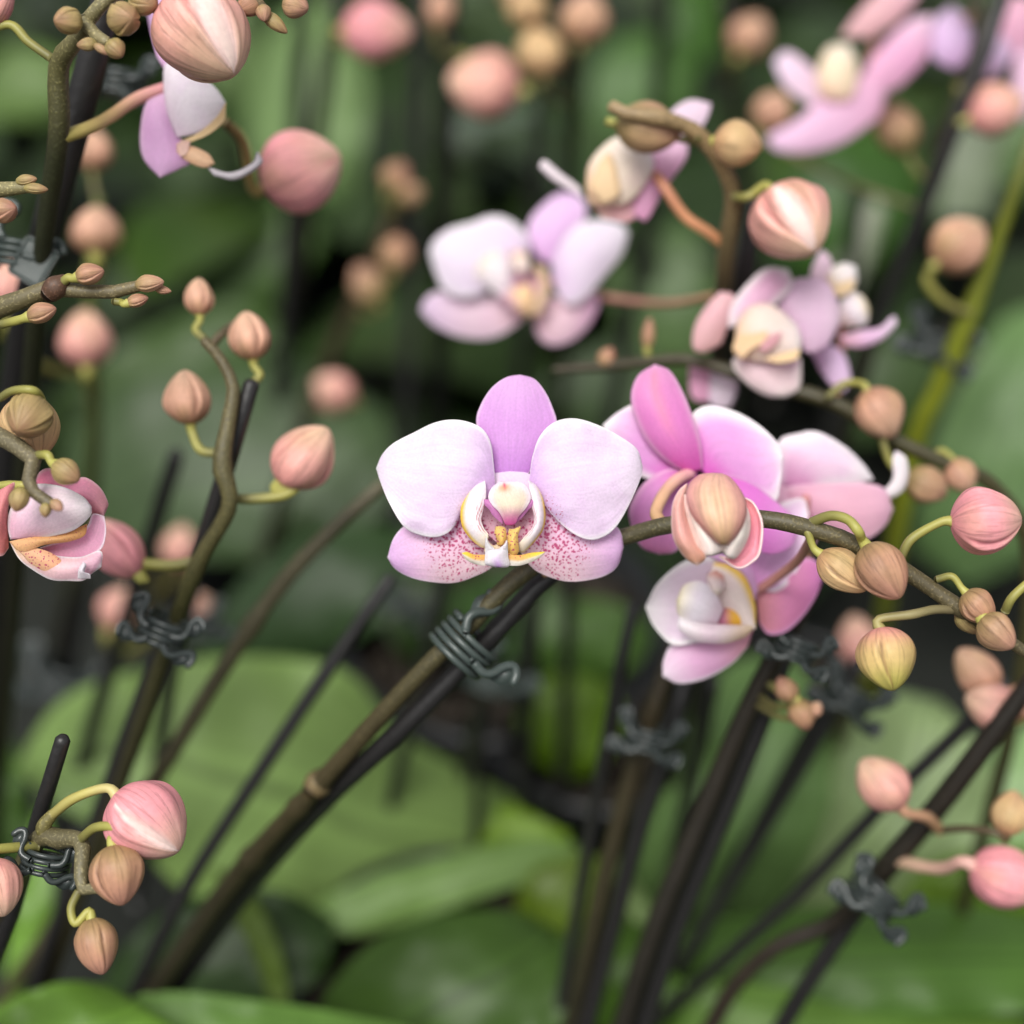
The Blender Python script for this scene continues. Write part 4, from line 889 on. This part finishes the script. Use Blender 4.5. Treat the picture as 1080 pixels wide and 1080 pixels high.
F11 = lambda p: Z(p, 700, 0, 2.571)
flower(Lr, 900, 80, 1.45, [
 ('petal', [dict(pts=F11([(500, 330), (400, 285), (330, 235), (298, 170), (330, 138), (380, 165), (440, 220), (500, 250)]), tip=3, z=(0, 2, 2), bulge=1, cf=lambda t, s: grad((230, 150, 180), (236, 190, 220), (240, 214, 240))(t, s))]),
 ('lip', [dict(pts=F11([(425, 260), (415, 200), (445, 130), (500, 120), (528, 180), (512, 260), (470, 275)]), tip=3, z=(5, 5, 4), bulge=3, cf=lambda t, s: grad((246, 200, 140), (248, 226, 170), (250, 240, 214))(t, s))]),
 ('sepal', [dict(pts=F11([(610, 230), (540, 205), (450, 240), (370, 320), (285, 368), (300, 405), (390, 415), (490, 385), (585, 315)]), tip=4, z=(1, 2, 1), bulge=2, cf=lambda t, s: grad((226, 130, 190), (232, 160, 210), (236, 180, 226))(t, s))]),
 ('petal', [dict(pts=F11([(570, 265), (530, 225), (580, 140), (660, 60), (728, 40), (715, 150), (640, 235)]), tip=4, z=(0, 1, 0), bulge=2, cf=lambda t, s: grad((230, 130, 190), (228, 120, 190), (240, 190, 224))(t, s))]),
 ('sepal', [dict(pts=F11([(480, 100), (530, 30), (600, -30), (700, -20), (640, 55), (560, 105)]), tip=3, z=(-1, 0, 0), bulge=2, cf=lambda t, s: grad((228, 150, 150), (226, 140, 150), (228, 150, 176))(t, s))]),
], ped=[(940, -35, 1.45), (925, 20, 1.47), (918, 80, 1.47)], q=2)
flower(Lr, 1020, 40, 1.46, [
 ('petal', [dict(pts=F11([(790, 190), (725, 150), (732, 60), (780, 15), (830, 60), (838, 150)]), tip=3, z=(0, 1, 0), bulge=2, cf=lambda t, s: grad((220, 150, 224), (222, 170, 232), (228, 190, 236))(t, s))]),
 ('petal', [dict(pts=F11([(850, 210), (835, 170), (865, 110), (920, 88), (945, 150), (890, 215)]), tip=3, z=(1, 1, 0), bulge=2, cf=lambda t, s: grad((220, 150, 210), (226, 180, 232), (230, 190, 230))(t, s))]),
 ('sepal', [dict(pts=F11([(880, 100), (885, 30), (930, -10), (1000, 0), (1010, 80), (960, 150), (920, 140)]), tip=3, z=(-1, 0, 0), bulge=2, cf=lambda t, s: grad((226, 110, 180), (230, 130, 180), (226, 140, 170))(t, s))]),
 ('sepal', [dict(pts=F11([(950, 150), (985, 120), (1030, 160), (1020, 260), (970, 330), (940, 240)]), tip=3, z=(-1, 0, 0), bulge=2, cf=lambda t, s: grad((222, 150, 200), (232, 180, 214), (232, 190, 226))(t, s))]),
], ped=[(1030, 10, 1.44), (1010, 30, 1.47)], q=2)
# top centre
bgspike([(590, 420, 2.1, 8), (596, 300, 1.95, 8), (600, 170, 1.8, 8), (604, 60, 1.7, 8), (600, -30, 1.68, 7)], [(30, 26, 18), (44, 40, 26)], 'dark blurred stalk at top centre with gold and peach buds on its left and right',
        [(568, 56, 1.6, 56, 52, 100, 0, 'gold'), (617, 20, 1.6, 56, 50, 80, 0, 'peach'), (556, 8, 1.62, 44, 42, 90, 0, 'gold'), (542, -6, 1.62, 30, 28, 90, 0, 'tan')])
bgspike([(462, 420, 2.0, 10), (466, 260, 1.85, 10), (470, 120, 1.75, 10), (474, 0, 1.7, 10), (474, -50, 1.7, 9)], [(18, 18, 14), (26, 24, 18)], 'upright dark stalk at top centre with a single round pink bud beside it',
        [(510, 90, 1.55, 78, 72, 170, 0, 'pink', dict(ped=[(474, 60, 1.72), (500, 64, 1.6), (552, 88, 1.56)], pr=5)), (465, 8, 1.7, 46, 30, 80, 0, 'peach')])
bgspike([(290, 420, 2.1, 9), (318, 260, 1.95, 9), (335, 130, 1.85, 9), (352, 20, 1.8, 8), (356, -40, 1.8, 8)], [(30, 28, 20), (40, 36, 24)], 'slim dark stalk at upper left of centre with a blurred pink bud beside it',
        [(398, 33, 1.55, 76, 60, 0, 0, 'hot', dict(ped=[(352, 40, 1.8), (362, 44, 1.65), (372, 38, 1.56)], pr=4))])
bgspike([(300, 520, 1.95, 9), (330, 420, 1.85, 9), (366, 340, 1.78, 8), (390, 290, 1.74, 8), (410, 240, 1.7, 7), (425, 180, 1.68, 5)], [(50, 44, 28), (70, 58, 38), (96, 76, 54)], 'blurred brown stalk left of the middle pink bloom with a string of tiny brown buds',
        [(418, 268, 1.66, 40, 34, 80, 0, 'brown'), (388, 300, 1.7, 46, 36, 120, 0, 'tan'), (418, 186, 1.66, 34, 28, 60, 0, 'brown'), (434, 205, 1.66, 26, 24, 20, 0, 'tan'), (352, 412, 1.72, 46, 40, 150, 0, 'pink')])
bgspike([(800, 330, 2.2, 9), (785, 200, 2.05, 9), (772, 90, 1.95, 9), (765, 0, 1.9, 9)], [(36, 34, 24), (44, 40, 26)], 'faint dark stalk with one small peach bud at the top right of centre', [(791, 38, 1.8, 48, 42, 60, 0, 'peach', dict(ped=[(772, 90, 1.95), (775, 66, 1.85)], pr=4))])
# left blurred buds
bgspike([(70, 640, 1.75, 8), (95, 520, 1.62, 8), (100, 400, 1.5, 7), (95, 300, 1.45, 6), (104, 210, 1.42, 5)], [(44, 42, 24), (90, 100, 44), (130, 140, 70)], 'blurred green stalk at left with salmon buds facing up near the thick stake',
        [(91, 357, 1.4, 62, 54, 92, 0, 'pink', dict(ped=[(98, 420, 1.5), (94, 402, 1.45)], pr=6)), (102, 243, 1.35, 52, 52, 90, 0, 'peach', dict(ped=[(97, 300, 1.44), (103, 284, 1.38)], pr=7)), (98, 158, 1.42, 44, 42, 90, 0, 'peach'), (8, 300, 1.35, 60, 56, 100, 0, 'pink', dict(ped=[(95, 400, 1.48), (30, 380, 1.4), (8, 345, 1.36)], pr=5))])
bgspike([(150, 860, 1.9, 8), (180, 740, 1.75, 8), (170, 650, 1.65, 7), (160, 600, 1.6, 6)], [(50, 46, 30), (90, 84, 50)], 'low blurred stalk behind the left clip with three dusky pink buds',
        [(130, 642, 1.55, 54, 48, 60, 0, 'pink', dict(ped=[(170, 665, 1.66), (130, 690, 1.6), (122, 672, 1.56)], pr=6)), (190, 576, 1.6, 46, 36, 80, 0, 'pink'), (206, 640, 1.6, 36, 30, 30, 0, 'pink')])
bgspike([(880, 840, 1.7, 7), (890, 760, 1.6, 7), (905, 700, 1.5, 6)], [(60, 54, 36), (90, 80, 50)], 'short blurred stalk behind the hanging yellow green bud with a dull pink bud', [(905, 676, 1.45, 56, 44, 100, 0, 'pink')])
# specks of more clips between the pots
clip(430, 640, 1.7, 60, 16, 'blurred clip in the dark gap left of the grey green coil'); 
clip(520, 716, 1.5, 70, 24, 'pale blurred clip low behind the grey green coil', dark=False)
stake([(470, 900, 1.8, 8), (490, 810, 1.7, 8), (515, 716, 1.54, 8), (540, 640, 1.46, 8)], 'dark stake under the pale blurred clip at the centre')
stake([(520, 920, 1.9, 7), (530, 830, 1.8, 7), (545, 740, 1.7, 7), (560, 640, 1.65, 7)], 'thin dark stake in front of the pot rim at the centre')
clip(210, 660, 1.5, 100, 20, 'blurred dark clip just right of the left clip'); 
clip(70, 720, 1.7, 70, 30, 'dull grey green clip in the shadow at the far left')

for (x0, y0, k0, x1, y1, k1, r_) in [(300, 330, 2.0, 322, -20, 1.75, 8), (430, 420, 2.0, 446, -20, 1.8, 8), (640, 460, 1.9, 700, 150, 1.65, 8), (690, 170, 2.2, 702, -20, 2.0, 9), (118, 700, 1.5, 186, 480, 1.35, 9),
        (548, 930, 1.75, 566, 600, 1.5, 7), (590, 900, 1.75, 604, 560, 1.5, 7), (500, 930, 1.7, 512, 640, 1.5, 6), (400, 900, 1.7, 470, 600, 1.5, 7), (760, 940, 1.6, 880, 720, 1.4, 7), (700, 960, 1.55, 752, 720, 1.38, 8), (560, 260, 2.0, 576, 60, 1.85, 8), (880, 420, 1.9, 905, 200, 1.75, 8), (60, 760, 1.8, 92, 600, 1.6, 8)]:
    o_ = stake([(x0, y0, k0, r_), ((x0+x1)/2, (y0+y1)/2, (k0+k1)/2, r_), (x1, y1, k1, r_)], 'thin near black rod blurred into the dark background leaves')
    o_['group'] = 'near black rods blurred in the background'
# ================================================================== LEAFY PLANTS
SAGE = (114, 148, 84); MID = (66, 100, 42); DEEP = (38, 66, 22); FRESH = (94, 138, 50); DULL = (66, 92, 56); VIVID = (106, 146, 30); PALE = (126, 154, 108)
def leafc(c, al=.98):
    b = lin(c); b = [b[0]*1.12, b[1], b[2]*.92]
    def f(t, s):
        d = abs(s-.5)
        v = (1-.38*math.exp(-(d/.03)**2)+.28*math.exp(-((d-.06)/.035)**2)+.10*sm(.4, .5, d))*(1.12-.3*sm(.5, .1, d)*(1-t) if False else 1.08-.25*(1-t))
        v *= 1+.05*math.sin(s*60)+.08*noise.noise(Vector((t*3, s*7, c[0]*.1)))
        return (b[0]*v*al, b[1]*v*al, b[2]*v*al, 0)
    return f
def leaf(parent, pts, tip, k, z, c, bulge=4, tilt=0, mbk=None):
    # leaves ride above the pot rims
    cy = sum(p[1] for p in pts)/len(pts)
    drop = math.sin(PITCH)+(cy-540)*S*math.cos(PITCH)
    if drop > .05: k = min(k, (CAM.z-.135)/(drop*D0))
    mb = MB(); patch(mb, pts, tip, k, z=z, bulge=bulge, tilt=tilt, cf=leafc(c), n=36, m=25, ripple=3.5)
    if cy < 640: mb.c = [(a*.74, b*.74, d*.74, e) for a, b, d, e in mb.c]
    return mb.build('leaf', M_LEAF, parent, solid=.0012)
def pot(root, loc, r=.052, h=.115):
    mb = MB(); prof = [(r*.7, .001), (r*.72, .004), (r*.95, h*.86), (r*.97, h*.88), (r*1.06, h*.885), (r*1.08, h*.9), (r*1.08, h*.985), (r*1.05, h), (r*.99, h), (r*.97, h*.97), (r*.95, h*.9)]
    n = 48; ids = []
    for (a, b) in prof:
        ids.append([mb.vert(Vector((loc.x+a*math.cos(2*math.pi*j/n), loc.y+a*math.sin(2*math.pi*j/n), b))) for j in range(n)])
    for i in range(len(prof)-1):
        for j in range(n): mb.f.append((ids[i][j], ids[i][(j+1) % n], ids[i+1][(j+1) % n], ids[i+1][j]))
    o = mb.build('pot', M_POT, root)
    mb = MB(); rnd = random.Random(int(loc.x*1000)+77)
    for _ in range(150):      # bark chips fill the pot
        a = rnd.uniform(0, 6.28); d = r*.9*math.sqrt(rnd.random()); cx = Vector((loc.x+d*math.cos(a), loc.y+d*math.sin(a), h*.9+rnd.uniform(-.004, .006)))
        sx = rnd.uniform(.004, .009); e = [Vector((rnd.uniform(-1, 1), rnd.uniform(-1, 1), rnd.uniform(-.6, .6))).normalized() for _ in range(2)]
        a_, b_ = e[0]*sx, e[0].cross(e[1]).normalized()*sx*.6; cz = a_.cross(b_).normalized()*sx*.3
        vs = [mb.vert(cx+a_*i+b_*j+cz*k_*(.6+.4*rnd.random())) for i in (-1, 1) for j in (-1, 1) for k_ in (-1, 1)]
        for f in ((0, 1, 3, 2), (4, 6, 7, 5), (0, 4, 5, 1), (2, 3, 7, 6), (0, 2, 6, 4), (1, 5, 7, 3)): mb.f.append(tuple(vs[i] for i in f))
    mb.build('bark', M_BARK, o, smooth=False)
def plant(x, y, k, label, leaves, withpot=True):
    loc = P(x, y, k); loc.z = 0
    root = empty('orchid_plant', loc, label, 'plant', 'leafy orchid plants in black pots')
    if withpot: pot(root, loc)
    for l in leaves: leaf(root, *l)
    return root
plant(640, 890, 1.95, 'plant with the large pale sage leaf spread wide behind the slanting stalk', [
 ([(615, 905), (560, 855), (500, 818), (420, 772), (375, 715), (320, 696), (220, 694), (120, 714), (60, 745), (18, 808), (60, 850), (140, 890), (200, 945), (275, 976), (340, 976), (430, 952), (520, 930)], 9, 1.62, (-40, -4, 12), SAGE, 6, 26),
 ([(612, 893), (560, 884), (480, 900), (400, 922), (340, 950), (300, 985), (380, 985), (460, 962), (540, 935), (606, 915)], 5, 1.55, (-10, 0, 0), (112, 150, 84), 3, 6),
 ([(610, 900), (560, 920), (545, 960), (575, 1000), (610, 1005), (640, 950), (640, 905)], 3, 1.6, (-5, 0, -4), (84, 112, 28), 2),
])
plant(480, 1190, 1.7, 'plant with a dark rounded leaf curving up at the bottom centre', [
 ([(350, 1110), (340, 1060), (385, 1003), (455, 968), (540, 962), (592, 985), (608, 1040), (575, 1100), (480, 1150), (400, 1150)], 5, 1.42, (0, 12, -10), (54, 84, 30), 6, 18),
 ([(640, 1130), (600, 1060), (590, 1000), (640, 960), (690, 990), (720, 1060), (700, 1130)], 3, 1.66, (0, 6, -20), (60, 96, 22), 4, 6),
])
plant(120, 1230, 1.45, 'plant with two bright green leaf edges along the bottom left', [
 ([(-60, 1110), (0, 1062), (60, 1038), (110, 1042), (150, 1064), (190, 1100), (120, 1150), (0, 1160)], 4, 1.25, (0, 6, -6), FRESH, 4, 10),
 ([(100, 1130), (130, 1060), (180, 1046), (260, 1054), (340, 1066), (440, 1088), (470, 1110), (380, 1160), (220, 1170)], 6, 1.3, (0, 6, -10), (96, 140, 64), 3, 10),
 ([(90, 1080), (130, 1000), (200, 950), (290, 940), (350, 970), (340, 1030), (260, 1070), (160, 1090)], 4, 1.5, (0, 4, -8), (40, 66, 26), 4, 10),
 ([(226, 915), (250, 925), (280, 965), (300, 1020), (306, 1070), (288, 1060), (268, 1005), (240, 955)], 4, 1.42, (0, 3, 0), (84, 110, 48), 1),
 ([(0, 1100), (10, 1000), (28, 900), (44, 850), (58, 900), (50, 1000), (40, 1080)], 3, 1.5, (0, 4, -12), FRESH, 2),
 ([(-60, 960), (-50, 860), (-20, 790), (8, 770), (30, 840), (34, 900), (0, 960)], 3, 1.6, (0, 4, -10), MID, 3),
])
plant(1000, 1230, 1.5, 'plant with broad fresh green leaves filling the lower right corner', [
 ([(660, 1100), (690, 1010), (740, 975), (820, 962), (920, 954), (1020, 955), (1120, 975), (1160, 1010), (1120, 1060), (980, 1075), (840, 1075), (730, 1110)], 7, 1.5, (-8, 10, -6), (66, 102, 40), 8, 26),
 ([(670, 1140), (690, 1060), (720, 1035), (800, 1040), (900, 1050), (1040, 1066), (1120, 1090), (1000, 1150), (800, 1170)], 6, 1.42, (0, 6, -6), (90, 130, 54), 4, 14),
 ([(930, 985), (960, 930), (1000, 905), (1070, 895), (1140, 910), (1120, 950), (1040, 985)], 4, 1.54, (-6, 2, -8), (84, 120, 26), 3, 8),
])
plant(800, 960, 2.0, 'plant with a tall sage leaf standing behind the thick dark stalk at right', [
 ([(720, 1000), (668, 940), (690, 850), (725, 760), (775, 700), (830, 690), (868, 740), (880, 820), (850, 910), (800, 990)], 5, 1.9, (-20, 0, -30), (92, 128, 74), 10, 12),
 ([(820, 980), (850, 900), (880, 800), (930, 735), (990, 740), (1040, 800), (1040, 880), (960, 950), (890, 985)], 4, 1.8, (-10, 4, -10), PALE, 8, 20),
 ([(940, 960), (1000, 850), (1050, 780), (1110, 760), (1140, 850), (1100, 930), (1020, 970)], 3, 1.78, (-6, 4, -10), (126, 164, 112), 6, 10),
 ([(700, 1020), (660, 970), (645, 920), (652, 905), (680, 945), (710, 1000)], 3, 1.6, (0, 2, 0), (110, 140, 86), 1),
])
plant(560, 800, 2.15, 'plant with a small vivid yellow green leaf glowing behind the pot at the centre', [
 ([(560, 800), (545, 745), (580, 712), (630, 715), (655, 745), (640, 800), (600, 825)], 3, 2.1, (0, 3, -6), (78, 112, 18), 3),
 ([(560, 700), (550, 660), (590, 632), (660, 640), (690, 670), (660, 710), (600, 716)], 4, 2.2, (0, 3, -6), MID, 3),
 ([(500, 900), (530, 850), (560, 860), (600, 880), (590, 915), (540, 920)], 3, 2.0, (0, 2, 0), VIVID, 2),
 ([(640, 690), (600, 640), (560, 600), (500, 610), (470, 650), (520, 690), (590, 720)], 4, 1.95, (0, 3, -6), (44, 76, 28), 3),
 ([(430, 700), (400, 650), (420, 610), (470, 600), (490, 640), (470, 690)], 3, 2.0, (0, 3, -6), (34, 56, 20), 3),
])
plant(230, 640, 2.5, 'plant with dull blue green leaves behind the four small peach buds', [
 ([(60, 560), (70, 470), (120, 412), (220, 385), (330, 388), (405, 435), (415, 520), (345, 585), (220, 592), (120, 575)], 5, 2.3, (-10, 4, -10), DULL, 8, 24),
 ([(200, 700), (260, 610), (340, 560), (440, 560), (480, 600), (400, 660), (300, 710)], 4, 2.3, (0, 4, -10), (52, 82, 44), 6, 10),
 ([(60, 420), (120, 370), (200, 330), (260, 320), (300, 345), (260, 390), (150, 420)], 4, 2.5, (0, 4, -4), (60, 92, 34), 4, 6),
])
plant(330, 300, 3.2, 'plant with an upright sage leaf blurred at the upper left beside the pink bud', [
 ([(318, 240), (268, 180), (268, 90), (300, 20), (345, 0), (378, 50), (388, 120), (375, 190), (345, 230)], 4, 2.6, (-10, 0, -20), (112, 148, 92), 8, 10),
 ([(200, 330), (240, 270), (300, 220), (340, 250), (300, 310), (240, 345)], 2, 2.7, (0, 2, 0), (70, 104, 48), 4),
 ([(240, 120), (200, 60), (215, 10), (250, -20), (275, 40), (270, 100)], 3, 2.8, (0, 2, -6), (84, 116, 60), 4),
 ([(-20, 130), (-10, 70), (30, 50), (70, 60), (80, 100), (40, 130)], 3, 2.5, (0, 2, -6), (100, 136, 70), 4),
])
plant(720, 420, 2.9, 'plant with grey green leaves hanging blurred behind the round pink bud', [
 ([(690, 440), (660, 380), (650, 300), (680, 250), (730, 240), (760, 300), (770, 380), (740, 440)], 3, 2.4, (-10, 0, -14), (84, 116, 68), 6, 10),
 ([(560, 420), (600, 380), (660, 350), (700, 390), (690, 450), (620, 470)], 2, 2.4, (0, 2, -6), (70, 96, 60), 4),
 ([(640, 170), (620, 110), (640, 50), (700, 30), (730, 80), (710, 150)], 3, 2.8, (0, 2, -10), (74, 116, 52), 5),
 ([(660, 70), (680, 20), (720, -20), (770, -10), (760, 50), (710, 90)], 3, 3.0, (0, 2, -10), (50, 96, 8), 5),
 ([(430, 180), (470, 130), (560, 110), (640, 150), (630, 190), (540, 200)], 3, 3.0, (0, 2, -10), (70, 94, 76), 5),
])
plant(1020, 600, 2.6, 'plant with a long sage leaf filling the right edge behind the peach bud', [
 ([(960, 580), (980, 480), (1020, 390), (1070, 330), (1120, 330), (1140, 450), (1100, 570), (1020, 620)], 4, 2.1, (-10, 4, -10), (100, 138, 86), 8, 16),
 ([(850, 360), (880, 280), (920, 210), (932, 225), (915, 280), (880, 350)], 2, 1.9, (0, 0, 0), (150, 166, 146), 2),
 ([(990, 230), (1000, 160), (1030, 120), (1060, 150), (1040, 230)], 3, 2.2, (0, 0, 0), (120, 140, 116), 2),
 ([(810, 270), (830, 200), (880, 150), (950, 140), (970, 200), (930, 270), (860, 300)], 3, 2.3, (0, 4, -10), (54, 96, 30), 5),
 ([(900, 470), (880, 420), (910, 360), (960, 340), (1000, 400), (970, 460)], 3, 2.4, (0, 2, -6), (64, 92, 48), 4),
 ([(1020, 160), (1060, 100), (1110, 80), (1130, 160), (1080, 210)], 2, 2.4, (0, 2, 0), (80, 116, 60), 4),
])
# the one black pot whose rim shows
ploc = P(530, 800, 2.05); ploc.z = 0
pr_ = empty('plant_pot', ploc, 'black plastic pot of bark with its rim showing in the dark centre gap', 'plant pot'); pot(pr_, ploc, r=.066, h=.118)

# ---- the far mass of foliage: nobody could count these leaves
def foliage():
    rnd = random.Random(5); mb = MB()
    for _ in range(820):
        d = .70+1.5*rnd.random()**.8
        x = rnd.uniform(-1, 1)*(.18+.42*d); y = CAM.y+d; zb = rnd.uniform(.05, .13)
        if d < .8: zb = rnd.uniform(.01, .05)
        base = Vector((x, y, zb)); a = rnd.uniform(0, 6.283); Lf = rnd.uniform(.10, .22); w = rnd.uniform(.025, .045)
        dr = Vector((math.cos(a), math.sin(a), 0)); sd = Vector((-dr.y, dr.x, 0)); up = rnd.uniform(.2, .9)
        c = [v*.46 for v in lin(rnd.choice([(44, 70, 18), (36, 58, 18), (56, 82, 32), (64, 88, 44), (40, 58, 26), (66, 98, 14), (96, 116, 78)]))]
        ids = []
        for i in range(9):
            t = i/8; pz = up*Lf*(t-.75*t*t); wv = w*math.sin(math.pi*min(1, t*.92+.06))**.6
            row = []
            for j in range(5):
                s = j/4-.5
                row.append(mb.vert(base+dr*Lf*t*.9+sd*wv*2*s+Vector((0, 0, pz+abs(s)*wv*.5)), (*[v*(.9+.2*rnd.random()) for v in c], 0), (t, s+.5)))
            ids.append(row)
        for i in range(8):
            for j in range(4): mb.f.append((ids[i][j], ids[i][j+1], ids[i+1][j+1], ids[i+1][j]))
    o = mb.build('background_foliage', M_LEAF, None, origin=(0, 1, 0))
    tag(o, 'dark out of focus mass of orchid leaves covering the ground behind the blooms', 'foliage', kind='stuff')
foliage()

# ================================================================== CAMERA, LIGHT, WORLD
cam = bpy.data.cameras.new('camera'); co = bpy.data.objects.new('camera', cam); COL.objects.link(co)
co.location = CAM; co.rotation_euler = (math.pi/2-PITCH, 0, 0)
cam.sensor_width = 36; cam.sensor_fit = 'HORIZONTAL'; cam.angle = FOV; cam.clip_start = .01; cam.clip_end = 200
cam.dof.use_dof = True; cam.dof.focus_distance = D0*.98
APERTURE = .0142
cam.dof.aperture_fstop = (cam.lens/1000)/APERTURE
scene.camera = co

sun = bpy.data.lights.new('sun', 'SUN'); so = bpy.data.objects.new('sun', sun); COL.objects.link(so)
EL, AZ = R(62), R(-25)      # high, from behind the camera and a little to the left
dirv = Vector((math.sin(AZ)*math.cos(EL), -math.cos(AZ)*math.cos(EL), math.sin(EL)))
so.rotation_euler = dirv.to_track_quat('Z', 'Y').to_euler(); so.location = dirv*3
sun.energy = 2.85; sun.angle = R(30); sun.color = (1, .965, .91)
w = bpy.data.worlds.new('World'); scene.world = w; w.use_nodes = True
nt = w.node_tree; bg = nt.nodes['Background']
sky = nt.nodes.new('ShaderNodeTexSky'); sky.sky_type = 'NISHITA'; sky.sun_disc = False
sky.sun_elevation = EL; sky.sun_rotation = math.atan2(dirv.x, dirv.y); sky.air_density = 1.0; sky.dust_density = 4.0
hs = nt.nodes.new('ShaderNodeHueSaturation'); hs.inputs['Saturation'].default_value = .12
nt.links.new(sky.outputs[0], hs.inputs['Color']); nt.links.new(hs.outputs[0], bg.inputs['Color'])
bg.inputs['Strength'].default_value = .15

scene.view_settings.view_transform = 'Standard'; scene.view_settings.look = 'None'; scene.view_settings.exposure = 0; scene.view_settings.gamma = 1
scene.render.engine = 'CYCLES'
scene.cycles.use_denoising = True
scene.cycles.max_bounces = 6; scene.cycles.diffuse_bounces = 4; scene.cycles.transmission_bounces = 3; scene.cycles.glossy_bounces = 2
scene.cycles.caustics_reflective = False; scene.cycles.caustics_refractive = False
scene.cycles.sample_clamp_indirect = 6
